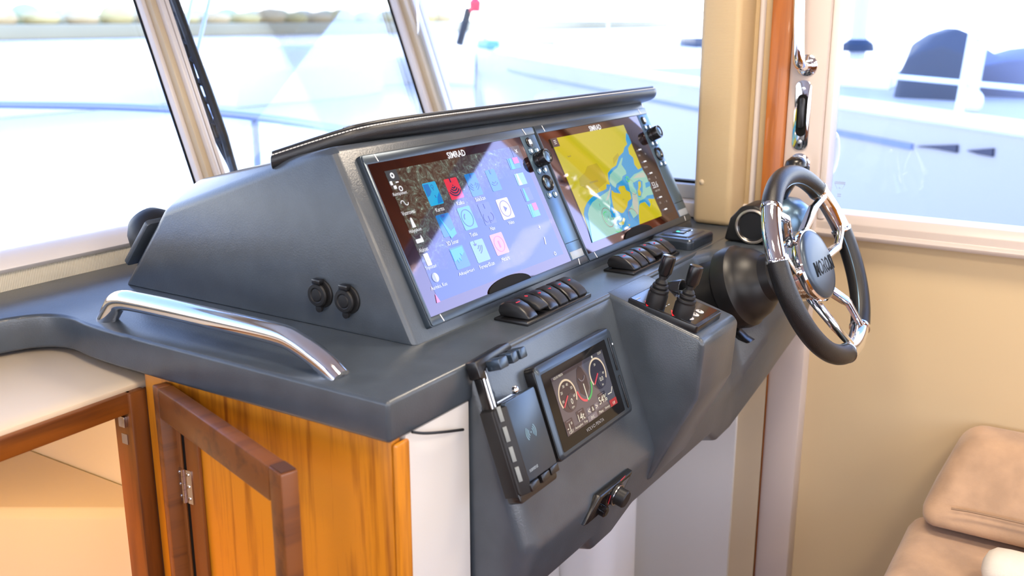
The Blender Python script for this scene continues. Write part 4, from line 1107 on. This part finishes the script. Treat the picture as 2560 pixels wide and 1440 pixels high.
flat('red_mark', [bar((kx[0] + .004, kx[1] + .022), (kx[0] + .018, kx[1] + .024), .003), bar((kx[0] - .018, kx[1] - .010), (kx[0] - .018, kx[1] + .006), .002)], .0086, mat('red_print', (.55, .03, .05), .5, emit=(.8, .05, .08), es=.2), lsw)

# ------------------------------------------------------------------ 12 V sockets on the pod side
for k, (px_, py_) in enumerate(((805, 733), (872, 748))):
    p_ = atX(px_, py_, .993)
    sf = Frame((.993, p_.y, p_.z), (0, -1, 0), (0, 0, 1))
    s_ = root('power_socket', ('round black power socket nearer the windscreen on the pod side', 'round black power socket nearer the screens on the pod side')[k], 'socket', sf.mat(), 'power sockets on the pod side')
    lathe('flange', [(0, 0), (.0205, 0), (.0205, .0022), (.019, .0035), (0, .004)], M_BLACKM, s_, 28, (0, 0, 0), (0, 0, 1))
    lathe('cap', [(0, .004), (.0165, .004), (.0170, .0085), (.0155, .0105), (.011, .0108), (.0095, .0095), (.008, .0108), (0, .0115)], M_RUB, s_, 28, (-.0015, -.001, 0), (0, 0, 1))
    box('cap_hinge', (-.0075, .015, .002), (.0075, .0225, .0125), M_BLACK, s_, .0015)
    lathe('pull_tab', [(0, 0), (.0055, 0), (.0055, .004), (0, .0045)], M_RUB, s_, 16, (-.0005, -.0205, .004), (0, 0, 1))

# grab rail on the dash ------------------------------------------------
gx = .853
p1 = V((gx, 1.238, DZ)); p2 = V((gx, .800, DZ))
zt_ = 1.168
pts = smooth_path([p1 + V((0, .0, -.002)), V((gx, 1.222, DZ + .018)), V((gx, 1.205, zt_ - .002)), V((gx, 1.150, zt_)), V((gx, 1.02, zt_)), V((gx, .895, zt_)), V((gx, .862, zt_ - .004)), V((gx, .815, DZ + .014)), p2 + V((0, -.008, -.002))], 3)
gr = tube('grab_rail', pts, .0145, M_CHROME, None, 20)
tagset(gr, 'polished chrome grab rail along the edge of the grey dash', 'grab rail')

# dash vent on the far slope ---------------------------------------------
vn = V((0, .757, .653)).normalized(); vc = V((1.036, 1.342, 1.203))
ve = root('dash_vent', 'round black demister vent on the far slope of the screen pod', 'vent', Frame(vc, (1, 0, 0), (0, vn.z, -vn.y)).mat())
lathe('dome', [(0, .052), (.014, .051), (.028, .044), (.038, .030), (.043, .014), (.043, -.002), (0, -.002)], M_RUB, ve, 28)
prism('base_plate', rrect(-.044, -.050, .046, .050, .006, 3), -.004, .005, M_DASH, ve, bevel=.001)

# ------------------------------------------------------------------ steering column and wheel
WYAW, WT = -.0555, math.radians(24.2)
WNn = V((math.sin(WYAW) * math.cos(WT), -math.cos(WYAW) * math.cos(WT), math.sin(WT)))
WX = V((math.cos(WYAW), math.sin(WYAW), 0))
WC = V((1.700, .461, 1.1407))
RW = .1605
WF = Frame(WC, WX, WNn.cross(WX))
sc0 = root('steering_column', 'black stepped steering column boot with tilt lever', 'steering column', WF.mat())
lathe('boot', [(0, -.235), (.066, -.235), (.066, -.232), (.062, -.228), (.061, -.180), (.064, -.176), (.074, -.170), (.0765, -.155), (.075, -.142), (.069, -.136), (.067, -.128), (.060, -.112), (.050, -.100), (.044, -.094), (.042, -.078), (.036, -.072), (0, -.072)], mat('boot_black', (.009, .009, .010), .42, spec=.5), sc0, 44)
lathe('collar', [(0, -.075), (.034, -.075), (.036, -.066), (.034, -.058), (.030, -.050), (0, -.050)], M_BLACKM, sc0, 32)
lathe('shaft', [(0, -.055), (.017, -.055), (.017, -.012), (0, -.012)], M_BLACKM, sc0, 24)
bm = B(); rings = []
for y_, z_, w_, t_ in ((-.060, -.190, .012, .008), (-.078, -.188, .011, .007), (-.092, -.180, .012, .006), (-.102, -.168, .013, .004)):
    rings.append([V((.0 - w_, y_, z_ - t_)), V((w_, y_, z_ - t_)), V((w_, y_, z_ + t_)), V((-w_, y_, z_ + t_))])
obj('tilt_lever', add_rings(bm, rings), M_BLACK, sc0, .002)

sw0 = root('steering_wheel', 'black leather steering wheel with chrome spokes and sky tinted black hub cap', 'steering wheel', WF.mat())
def wang(x, y): u, v = WF.uv(x, y); return math.degrees(math.atan2(v, u))
segc = [150, 30, -76]
segw = 17
segs = sorted([a % 360 for a in segc])
RT = .0172
def rimarc(a0, a1, r, m, name, n=40, par=None, bul=0):
    pts = [V((RW * math.cos(math.radians(a0 + (a1 - a0) * i / n)), RW * math.sin(math.radians(a0 + (a1 - a0) * i / n)), 0)) for i in range(n + 1)]
    rr = [r + bul * math.sin(math.pi * i / n) for i in range(n + 1)]
    return tube(name, pts, rr, m, par or sw0, 20, True, False, 50)
for k in range(3):
    a0 = segs[k]; a1 = segs[(k + 1) % 3] + (360 if k == 2 else 0)
    rm = rimarc(a0 + segw, a1 - segw, RT, M_LEATHER, 'leather_rim', 48)
    pts = [V(((RW - .0165) * math.cos(math.radians(a0 + segw + (a1 - a0 - 2 * segw) * i / 40)), (RW - .0165) * math.sin(math.radians(a0 + segw + (a1 - a0 - 2 * segw) * i / 40)), .0048)) for i in range(41)]
    tube('rim_seam', pts, .0011, M_KEYB, rm, 6)
    cs = rimarc(a0 - segw, a0 + segw, RT - .0012, M_CHROME, 'chrome_rim_sleeve', 12)
    for e_ in (-segw, segw):
        ca = math.radians(a0 + e_)
        tdir = V((-math.sin(ca), math.cos(ca), 0))
        pc_ = V((RW * math.cos(ca), RW * math.sin(ca), 0))
        lathe('sleeve_collar', [(0, -.003), (RT + .0008, -.003), (RT + .0014, 0), (RT + .0008, .003), (0, .003)], M_CHROME, cs, 24, pc_, tdir)
    # a pair of angular spokes: sleeve edge -> knee -> hub
    for e_ in (-1, 1):
        ca = math.radians(a0 + e_ * (segw - 3)); ka = math.radians(a0 + e_ * 25); ha = math.radians(a0 + e_ * 32)
        o_ = V(((RW - .010) * math.cos(ca), (RW - .010) * math.sin(ca), .010))
        kn = V((.112 * math.cos(ka), .112 * math.sin(ka), .002))
        hb_ = V((.054 * math.cos(ha), .054 * math.sin(ha), -.022))
        d1 = (o_ - kn).normalized(); d2 = (kn - hb_).normalized(); dm = (d1 + d2).normalized()
        rings = []
        for p_, dr, w_, t_ in ((o_, d1, .0050, .0070), (kn.lerp(o_, .10), d1, .0062, .0075), (kn, dm, .0076, .0080), (kn.lerp(hb_, .10), d2, .0080, .0085), (hb_, d2, .0100, .0100)):
            sd = V((-dr.y, dr.x, 0)).normalized()
            rings.append([p_ - sd * w_ - V((0, 0, t_)), p_ + sd * w_ - V((0, 0, t_)), p_ + sd * w_ * .8 + V((0, 0, t_ * .5)), p_ - sd * w_ * .8 + V((0, 0, t_ * .5))])
        obj('spoke', add_rings(B(), rings), M_CHROME, sw0, .0013, 2)
hub = lathe('hub', [(0, -.046), (.050, -.046), (.056, -.042), (.056, -.034), (.058, -.032), (.058, -.026), (.060, -.024), (.060, -.018), (.0625, -.015), (.0655, -.010), (.0655, -.004), (.063, -.001), (0, -.001)], M_CHROME, sw0, 56)
M_CAP = mat('hub_cap_rubber', (.05, .075, .11), .34, metal=.5, spec=.8)  # black cap; its bluish sky sheen is part of the base colour
cap = lathe('hub_cap', [(0, .0075), (.030, .0068), (.050, .0050), (.0575, .0030), (.0605, -.0005), (.0605, -.003), (0, -.003)], M_CAP, sw0, 56, ang=60)
text('hub_lettering', 'MORO.SI', 0.006, -.006, M_GASKET, cap, h=.026, w=.082, z=.0066, ext=.0008, bold=.012)

# ------------------------------------------------------------------ throttle lever
tb0 = V((1.880, .628, DZ))
th0 = root('throttle_control', 'black engine throttle lever with silver ring behind the steering wheel', 'throttle', Matrix.Translation(tb0))
bm = B(); add_prism(bm, [(-.066, 0), (-.068, .012), (-.056, .036), (-.030, .062), (.0, .074), (.026, .070), (.048, .044), (.058, .0)], -.040, .040, 'x')
for vtx in bm.verts: vtx.co.y *= -1 if False else 1
obj('housing', bm, M_BLACKM, th0, .006, 3)
dl = lathe('dial', [(0, 0), (.034, 0), (.034, .004), (.028, .007), (.026, .005), (0, .005)], M_BLACK, th0, 36, (-.040, .0, .034), (-1, 0, 0))
lathe('dial_ring', [(.0285, .0), (.0335, .0), (.0335, .006), (.0300, .0075), (.0285, .006), (.0285, 0)], mat('satin_ring', (.45, .42, .38), .35, metal=.8), dl, 36, (-.0405, .0, .034), (-1, 0, 0))
rings = []
for z_, y_, wx, wy in ((.060, -.010, .022, .018), (.085, -.034, .018, .014), (.112, -.050, .017, .013), (.125, -.056, .020, .018), (.140, -.060, .022, .021), (.158, -.062, .020, .019), (.166, -.063, .011, .011)):
    rings.append([V((wx * math.cos(2 * math.pi * k / 16), y_ + wy * math.sin(2 * math.pi * k / 16), z_)) for k in range(16)])
obj('lever', add_rings(B(), rings), M_BLACK, th0, ang=50)
bm = B(); add_lathe(bm, [(0, .058), (.026, .054), (.044, .040), (.050, .020), (.050, 0), (0, 0)], 32, V((.012, -.044, .030)))
obj('lever_hub', bm, M_KEYB, th0, ang=50)
box('trim_switch', (-.010, -.086, .130), (.010, -.078, .150), M_GASKET, th0, .002)

# ------------------------------------------------------------------ wiper on the windscreen
def wsp(x, y, h): p = onws(x, y, h); return p
wi = root('wiper_blade', 'black windscreen wiper blade parked along the middle mullion', 'wiper', Matrix.Translation(onws(585, 435, .02)))
WOF = onws(585, 435, .02)
ka, kb2 = onws(428, -30, .02), onws(588, 440, .02)
def wpath(offs, h): 
    return [onws(x, y, h) - WOF for x, y in offs]
tube('rubber', wpath([(430, -20), (470, 90), (520, 225), (560, 340), (588, 440)], .012), .0085, M_RUB, wi, 8)
tube('spine', wpath([(424, -20), (455, 90), (497, 225), (545, 345), (585, 438)], .026), .0050, M_BLACKM, wi, 8)
tube('yoke', wpath([(418, -20), (440, 60), (462, 150), (490, 230), (520, 310), (552, 375), (584, 436)], .030), .0032, M_BLACKM, wi, 8)
for t_ in (.12, .26, .36, .48, .58, .70, .80):
    x_, y_ = 424 + (585 - 424) * t_, -20 + 458 * t_
    bm = B(); add_tube(bm, [onws(x_ - 12, y_ + 4, .030) - WOF, onws(x_ + 14, y_ + 8, .014) - WOF], .0075, 8)
    obj('link', bm, M_BLACK, wi)

# ================================================================== SEATING
M_SEAM = mat('seam_thread', (.30, .19, .11), .8)
def cushion(name, label, corners_lo, corners_hi, seam=None, bevel=.03):
    bm = B()
    lo_ = [bm.verts.new(p) for p in corners_lo]; hi_ = [bm.verts.new(p) for p in corners_hi]
    bm.faces.new(lo_[::-1]); bm.faces.new(hi_)
    for i in range(4): bm.faces.new((lo_[i], lo_[(i + 1) % 4], hi_[(i + 1) % 4], hi_[i]))
    base = sum((V(c) for c in corners_lo), V()) / 4
    bmesh.ops.translate(bm, verts=bm.verts, vec=-base)
    r_ = root(name, label, 'cushion', Matrix.Translation(base), 'tan cushions of the side bench')
    obj('cover', bm, M_SUEDE, r_, bevel, 5, ang=60)
    return r_, base
tp = atX(2405, 1058, 2.03)                    # forward top corner of the backrest
bl = atX(2285, 1300, 1.88)
yb, zb, zt2 = bl.y, bl.z, tp.z
print('seat', tp, bl)
bk, bb = cushion('backrest_cushion', 'upper tan suede backrest cushion leaning on the side wall',
        [(1.85, tp.y + .045, zb - .0), (2.06, tp.y + .045, zb), (2.06, -.75, zb), (1.86, -.75, zb)],
        [(1.955, tp.y - .01, zt2 - .005), (2.075, tp.y - .01, zt2), (2.075, -.75, zt2), (1.955, -.75, zt2 - .005)], bevel=.035)
tube('seam', smooth_path([V(p) - bb for p in ((1.951, tp.y - .03, zt2 - .055), (1.944, tp.y - .07, zt2 - .060), (1.944, -.3, zt2 - .060), (1.944, -.72, zt2 - .06))], 2), .0022, M_SEAM, bk, 6)
tube('seam', smooth_path([V(p) - bb for p in ((1.862, tp.y - .02, zb + .050), (1.868, tp.y - .07, zb + .052), (1.868, -.3, zb + .052), (1.868, -.72, zb + .052))], 2), .0022, M_SEAM, bk, 6)
sl = atX(2215, 1440, 1.50)
se, sb2 = cushion('seat_cushion', 'lower tan suede seat cushion below the backrest',
        [(1.45, tp.y + .075, zb - .16), (1.97, tp.y + .075, zb - .16), (1.97, -.75, zb - .16), (1.45, -.75, zb - .16)],
        [(1.47, tp.y + .06, zb - .035), (1.97, tp.y + .06, zb - .012), (1.97, -.75, zb - .012), (1.47, -.75, zb - .035)], bevel=.04)
tube('seam', smooth_path([V(p) - sb2 for p in ((1.55, tp.y - .01, zb - .030), (1.57, tp.y - .06, zb - .028), (1.57, -.3, zb - .028), (1.57, -.72, zb - .028))], 2), .0022, M_SEAM, se, 6)
sbx = box('bench_locker', (1.50, -.75, 0), (2.07, tp.y + .05, zb - .16), M_TEAKD, None, .004)
tagset(sbx, 'teak box carrying the tan bench cushions', 'locker')
ar = atZ(2540, 1418, zb + .02)
bm = B(); rings = []
for s_, k_ in ((0, .3), (.006, .7), (.018, .95), (.04, 1.0), (.20, 1.0), (.24, .9), (.25, .3)):
    rings.append([ar + V((-.02 + .050 * k_ * math.cos(2 * math.pi * i / 20), -s_ + .05, .032 * k_ * math.sin(2 * math.pi * i / 20))) for i in range(20)])
arm = obj('rolled_towel', add_rings(bm, rings), mat('cream_towel', (.72, .66, .56), .9, bump=(300, .3, .05)), None, ang=60)
arm.name = 'bolster'; tagset(arm, 'small cream bolster lying on the lower seat cushion', 'bolster')

# ================================================================== CEILING FILL PANELS (added out of view to brighten and warm the cabin)
M_FILL = mat('fill_panel_glow', (1, .95, .85), .5, emit=(1, .88, .70), es=1.2)
k_ = 0
for x_ in (-.6, .6, 1.55):
    for y_ in (-1.6, -.5, .45):
        k_ += 1
        lt = root('fill_panel', 'added square warm white fill panel under the headliner', 'lamp', Matrix.Translation((x_, y_, 2.02)), 'added fill panels under the headliner')
        box('frame', (-.15, -.15, -.006), (.15, .15, 0), M_CHROME, lt, .002)
        box('diffuser', (-.14, -.14, -.009), (.14, .14, -.006), M_FILL, lt)
        ll = bpy.data.lights.new('fill_light', 'AREA'); ll.shape = 'SQUARE'; ll.size = .26; ll.energy = FILL; ll.color = (1, .84, .65)
        lo3 = bpy.data.objects.new('fill_light_lamp', ll); COL.objects.link(lo3); lo3.parent = lt; lo3.location = (0, 0, -.012)

# ================================================================== OUTSIDE
WATER = -.65
wm = mat('water', (.56, .54, .52), .22, spec=.6)  # pale base colour stands in for sun glitter whitening the water
t = wm.node_tree; b = t.nodes['Principled BSDF']
tcn = t.nodes.new('ShaderNodeTexCoord'); no = t.nodes.new('ShaderNodeTexNoise'); no.inputs['Scale'].default_value = 1.4; no.inputs['Detail'].default_value = 4
t.links.new(tcn.outputs['Object'], no.inputs['Vector'])
bp = t.nodes.new('ShaderNodeBump'); bp.inputs['Strength'].default_value = .15; bp.inputs['Distance'].default_value = .05
t.links.new(no.outputs['Fac'], bp.inputs['Height']); t.links.new(bp.outputs[0], b.inputs['Normal'])
bm = B(); add_box(bm, (0, 0, WATER - .05), (900, 900, .1))
wt = obj('water', bm, wm); tagset(wt, 'bright calm harbour water beyond the windows', 'water', kind='stuff')

# own foredeck
M_DECK = mat('deck_white', (.85, .85, .84), .5)
e0, e1 = atZ(-400, 530, 1.045), atZ(0, 541, 1.045); e2 = atZ(345, 553, 1.045)
bm = B(); add_prism(bm, [(-1.4, 1.62), (2.0, 1.62), (e2.x, e2.y), (e1.x, e1.y), (e0.x, e0.y), (-1.2, e0.y + .4)], 1.041, 1.075, 'z')
fd = obj('foredeck', bm, M_DECK, None, .012, 3); tagset(fd, 'white raised foredeck right ahead of the windscreen', 'deck')
bm = B(); add_prism(bm, [(-1.5, 3.0), (2.12, 3.0), (1.95, 4.2), (1.45, 5.4), (.75, 6.4), (.35, 6.7), (-.05, 6.4), (-.75, 5.4), (-1.3, 4.2)], .30, .48, 'z')
bd = obj('bow_deck', bm, M_DECK, None, .03, 3); tagset(bd, 'lower white bow deck under the steel bow rail', 'deck')
# bow rail
rl = root('bow_rail', 'steel bow rail curving around the white foredeck', 'rail', Matrix.Translation((.35, 5.0, 1.075)))
RO = V((.35, 5.0, 1.075))
ra = [atD(-220, 258, 5.6), atD(0, 262, 5.3), atD(300, 266, 5.0), atD(560, 282, 4.6), atD(800, 313, 4.1), atD(1000, 350, 3.6), atD(1150, 400, 3.1)]
zr = sum(p.z for p in ra) / len(ra)
M_RAIL = mat('rail_steel', (.20, .23, .32), .3, metal=.4)
tube('top_tube', smooth_path([p - RO for p in ra], 3), .019, M_RAIL, rl, 12)
for x_, dpt in ((636, 4.45), (1010, 3.55)):
    p_ = atD(x_, 292 if x_ < 700 else 352, dpt)
    tube('stanchion', [p_ - RO, V((p_.x, p_.y, .48)) - RO], .017, M_RAIL, rl, 10)
# thin stays
for k, ((xa, ya), (xb, yb2)) in enumerate((((482, -10), (462, 80)), ((526, -10), (488, 150)))):
    s_ = tube('stay_wire', [atD(xa, ya, 3.2), atD(xb, yb2, 2.9), atD(xb - (xa - xb) * .9, yb2 + (yb2 - ya) * .9, 2.6)], .0065, mat('stay_grey', (.45, .45, .55), .4), None, 8)
    tagset(s_, ('thin grey stay running down close to the wiper blade', 'longer thin grey stay running down beyond the wiper blade')[k], 'stay')

# neighbour sailing yacht ------------------------------------------------
Hd = V((.68, .735, 0)).normalized(); G = atD(2320, 290, 7.0); G2 = V((G.x, G.y, 0))
Hn = V((-Hd.y, Hd.x, 0))                     # towards us
ZG = G.z
yt = root('sailing_yacht', 'white sailing yacht moored alongside with blue stripe', 'boat', Matrix.Translation(G2) @ Matrix((Hd, Hn, V((0, 0, 1)))).transposed().to_4x4())
# local: x forward along the yacht, y towards us, z up
M_HULL = mat('yacht_hull', (.46, .425, .40), .22, spec=.5)
M_STRIPE = mat('stripe_blue', (.16, .20, .33), .3)
M_ST = mat('stanchion_white', (.8, .8, .76), .3)
M_COVER = mat('blue_canvas', (.012, .028, .060), .7)
M_COVER_LIT = mat('lit_blue_canvas', (.17, .18, .26), .8)  # lit part of the blue canvas, its light painted as a paler colour
def yl(p): q_ = p - G2; return V((q_.dot(Hd), q_.dot(Hn), q_.z))
def hp_(x, y):                               # point on the near topside
    return yl(atP(x, y, G2, Hn))
def dp_(x, y, z): return yl(atZ(x, y, z))    # point on the deck
def bow(x): return 0 if x < 9 else .010 * (x - 9) ** 2
rings = []
for x_ in (-3.4, 0, 4, 9, 11, 13, 15, 17, 18.2):
    yo = -bow(x_); wdt = max(.06, 3.6 - 2 * bow(x_)) if x_ < 17 else (.5 if x_ < 18 else .06)
    zt_ = ZG + max(0, x_ - 6) * .006
    rings.append([V((x_, yo, zt_)), V((x_, yo - .03, zt_ - .6)), V((x_, yo - .16, WATER + .2)), V((x_, yo - .45, WATER)), V((x_, yo - wdt + .1, WATER)), V((x_, yo - wdt, zt_))])
obj('hull', add_rings(B(), rings), M_HULL, yt, ang=40)
def along(x, dy, z): return V((x, -bow(x) + dy, z + max(0, x - 6) * .006))
tube('gunwale', [along(x_, -.02, ZG) for x_ in (-3.3, 0, 4, 9, 11, 13, 15, 17, 18.1)], .055, mat('gunwale_white', (.92, .92, .92), .3), yt, 10)
zs = hp_(2180, 348).z
def strip(name, x0, x1, z, hgt, m):
    n_ = max(2, int((x1 - x0) / .8)); rg = []
    for i in range(n_ + 1):
        x_ = x0 + (x1 - x0) * i / n_; y_ = -bow(x_)
        rg.append([V((x_, y_ + .006, z - hgt)), V((x_, y_ + .006, z + hgt)), V((x_, y_ - .05, z + hgt)), V((x_, y_ - .05, z - hgt))])
    return obj(name, add_rings(B(), rg), m, yt)
strip('stripe', hp_(2280, 364).x, hp_(2075, 331).x + .5, zs, .022, M_STRIPE)
strip('stripe', hp_(1760, 280).x, 12.2, hp_(1600, 245).z, .020, M_STRIPE)
for xa, xb, yy in ((2292, 2392, 374), (2418, 2482, 384)):
    q0, q1 = hp_(xb, yy + 8), hp_(xa, yy - 12)
    bm = B(); add_prism(bm, [(q0.x, q0.z), (q0.x, q0.z + .055), (q1.x - .05, q1.z), (q1.x, q1.z - .012), (q0.x * .45 + q1.x * .55, q0.z + .0)], -.05, .008, 'y')
    obj('port_light', bm, mat('port_light', (.015, .02, .05), .1), yt)
box('deck', (-3.3, -3.5, ZG - .06), (8, -.06, ZG + .01), mat('teak_deck_grey', (.40, .35, .33), .7), yt)
# blue canvas cover standing on the side deck
rings = []
for px_, py_, tp_ in ((2232, 246, 168), (2246, 248, 118), (2285, 250, 92), (2335, 252, 76), (2385, 255, 96), (2410, 257, 118)):
    q0 = dp_(px_, py_, ZG); hgt = (py_ - tp_) / FPX * (atZ(px_, py_, ZG) - CAM).dot(FWD)
    away = V((.62, -.55, 0)); rings.append([q0, q0 + V((0, -.03, hgt * .75)), q0 + V((.02, -.16, hgt)), q0 + away * .7 + V((0, 0, hgt)), q0 + away * .9 + V((0, 0, hgt * .6)), q0 + away])
obj('canvas_cover', add_rings(B(), rings), M_COVER, yt, .02, 2, ang=50)['label'] = 'dark blue canvas cover'
rings = []
for px_, py_, tp_ in ((2400, 250, 125), (2440, 252, 150), (2500, 256, 135), (2600, 262, 128)):
    q0 = dp_(px_, py_, ZG) + V((.35, -.3, 0)); hgt = (py_ - tp_) / FPX * 8.2
    away = V((.62, -.55, 0)); rings.append([q0, q0 + V((0, -.03, hgt * .8)), q0 + V((.02, -.20, hgt)), q0 + away * .7 + V((0, 0, hgt)), q0 + away])
obj('furled_canvas', add_rings(B(), rings), M_COVER_LIT, yt, .02, 2, ang=50)
q0 = dp_(2075, 215, ZG); q1 = dp_(2225, 228, ZG)
rings = []
for f_ in (-.6, 0, .5, 1):
    q2 = q0.lerp(q1, f_); rings.append([q2, q2 + V((0, 0, .22)), q2 + V((.3, -.25, .26)), q2 + V((.6, -.5, 0))])
obj('coaming', add_rings(B(), rings), M_DECK, yt, .03, 3)
q2 = hp_(2362, 300); q3 = hp_(2402, 100)
tube('stanchion', [V((q2.x, -.10, ZG)), V((q2.x - .06, -.10, ZG + .56))], .030, M_ST, yt, 10)
tube('stanchion', [V((hp_(1500, 180).x, -.1, ZG)), V((hp_(1500, 180).x, -.1, ZG + .6))], .02, M_ST, yt, 8)
q2 = hp_(2330, 205)
tube('life_line', [V((-3.2, -.12, ZG + .235)), V((q2.x + .6, -.12, ZG + .235))], .018, mat('line_white', (.85, .87, .9), .4), yt, 8)
q2 = dp_(2425, 285, ZG)
tube('fender_strop', [q2 + V((0, 0, .06)), q2 + V((-.04, 0, .50))], .035, M_ST, yt, 8)
bm = B(); add_lathe(bm, [(0, .085), (.04, .078), (.07, .045), (.08, 0), (.07, -.045), (.04, -.078), (0, -.085)], 20, q2 + V((0, 0, .09)))
obj('ball_fender', bm, mat('fender_white', (.85, .85, .83), .4), yt, ang=60)
q2 = dp_(2140, 170, ZG)
lathe('mast', [(0, 0), (.11, 0), (.11, 9), (0, 9)], mat('mast_grey', (.55, .60, .68), .4), yt, 20, q2, (0, 0, 1))
lathe('mast_collar', [(0, 0), (.22, 0), (.20, .10), (.12, .16), (0, .16)], M_COVER, yt, 20, q2 + V((0, 0, .22)), (0, 0, 1))
tube('bow_pulpit', smooth_path([along(13.5, -.1, ZG), along(13.8, -.1, ZG + .55), along(15.5, -.1, ZG + .62), along(17.8, -.1, ZG + .7), along(18, -.1, ZG + .05)], 2), .022, M_ST, yt, 8)
tube('furled_headsail', [along(17.6, -.2, ZG + .1), V((11, -1.8, 8))], .07, mat('sail_white', (.85, .87, .9), .6), yt, 10)
q2 = hp_(1185, 122)
box('blue_fender', (q2.x - 1.0, q2.y - .30, ZG + .05), (q2.x, q2.y - .05, ZG + .22), mat('fender_blue', (.14, .34, .66), .5), yt, .05, 4)
q2 = dp_(1715, 118, ZG)
box('hatch', (q2.x - .5, q2.y - .9, ZG), (q2.x + .4, q2.y, ZG + .22), mat('smoked_window', (.03, .05, .09), .1), yt, .03, 3)
# jetty with posts and moored craft, shore --------------------------------
jt = box('jetty', (-14, 22, WATER), (60, 24.5, WATER + .75), mat('jetty_pale', (.80, .74, .66), .8), None, .05)
tagset(jt, 'long pale jetty across the harbour', 'jetty')
tmats = [mat('shore_tree_%d' % i, c, .9, bump=(.6, .5, .2)) for i, c in enumerate(((.68, .54, .24), (.54, .54, .30), (.70, .52, .28), (.70, .62, .42)))]
for i in range(40):
    x_ = 48 + i * 2.45 + random.uniform(-.1, .1)
    y_ = 104 + (i % 2) * 6 + random.uniform(-.5, .5)
    hgt = random.uniform(1.0, 2.4); ki = i % 4
    tr_ = root('shore_tree', ('golden autumn bush in the row on the far shore', 'pale green bush in the row on the far shore', 'orange tinted bush in the row on the far shore', 'faded straw bush in the row on the far shore')[ki], 'bush', Matrix.Translation((x_, y_, WATER + 1.5)), 'bushes along the far shore')
    tr_.name = 'shore_bush'
    rr = random.uniform(1.9, 2.25); rings = []
    for f_, z_ in ((.8, 0), (1, .3), (.95, .55), (.8, .78), (.5, .93), (.1, 1)):
        rings.append([V((rr * f_ * math.cos(2 * math.pi * k / 9 + z_) * random.uniform(.85, 1.0), rr * f_ * math.sin(2 * math.pi * k / 9 + z_) * random.uniform(.85, 1.0), z_ * hgt)) for k in range(9)])
    obj('crown', add_rings(B(), rings), tmats[ki], tr_, ang=70)
    lathe('trunk', [(0, 0), (.12, 0), (.10, .3 * hgt), (0, .3 * hgt)], M_TEAKD, tr_, 8)
sh_ = box('shore', (-120, 98, WATER), (220, 140, WATER + 1.5), mat('shore_reeds', (.58, .49, .29), .9, bump=(.25, .2, .3)), None, .2); tagset(sh_, 'low reedy far shore', 'shore')
for i, (x_, y_, ln) in enumerate(((-6, 20.2, 5.5), (21, 20.2, 6.5), (32, 20.0, 8.0))):
    bt = root('moored_boat', ('small white motor boat at the jetty ahead of the bow rail', 'white motor boat at the jetty beyond the yacht bow', 'larger white motor boat at the far end of the jetty')[i], 'boat', Matrix.Translation((x_, y_, WATER)), 'motor boats along the jetty')
    bm = B(); rings = []
    for f_, wv_ in ((0, .8), (.5, 1), (.8, .7), (1, .08)):
        xx = (f_ - .5) * ln
        rings.append([V((xx, -1.1 * wv_, .85 + .2 * f_)), V((xx, -.8 * wv_, 0)), V((xx, .8 * wv_, 0)), V((xx, 1.1 * wv_, .85 + .2 * f_))])
    obj('hull', add_rings(bm, rings), M_DECK, bt, .05)
    box('cabin', (-ln * .25, -.8, .8), (ln * .15, .8, 1.45), M_DECK, bt, .12, 3)
    if i > 1: box('cabin_window', (-ln * .2, -.82, 1.0), (ln * .12, -.79, 1.3), mat('smoked_window', (.03, .05, .09), .1), bt)
pst = tube('harbour_post', [V(atD(1148, 112, 26)), V(atD(1172, 22, 26))], .11, M_BLACKM, None, 10); tagset(pst, 'dark leaning mooring post off the yacht bow', 'post')
by = atD(1188, 14, 25.8)
bo = lathe('beacon_lantern', [(0, -.16), (.14, -.16), (.16, .1), (.06, .2), (0, .2)], mat('lantern_red', (.75, .02, .05), .4), None, 16, by, (0, 0, 1)); tagset(bo, 'small red lantern on top of the dark leaning post', 'lantern')
print('tris', sum(len(p.vertices) - 2 for o in bpy.data.objects if o.type == 'MESH' for p in o.data.polygons), 'objs', len(bpy.data.objects))
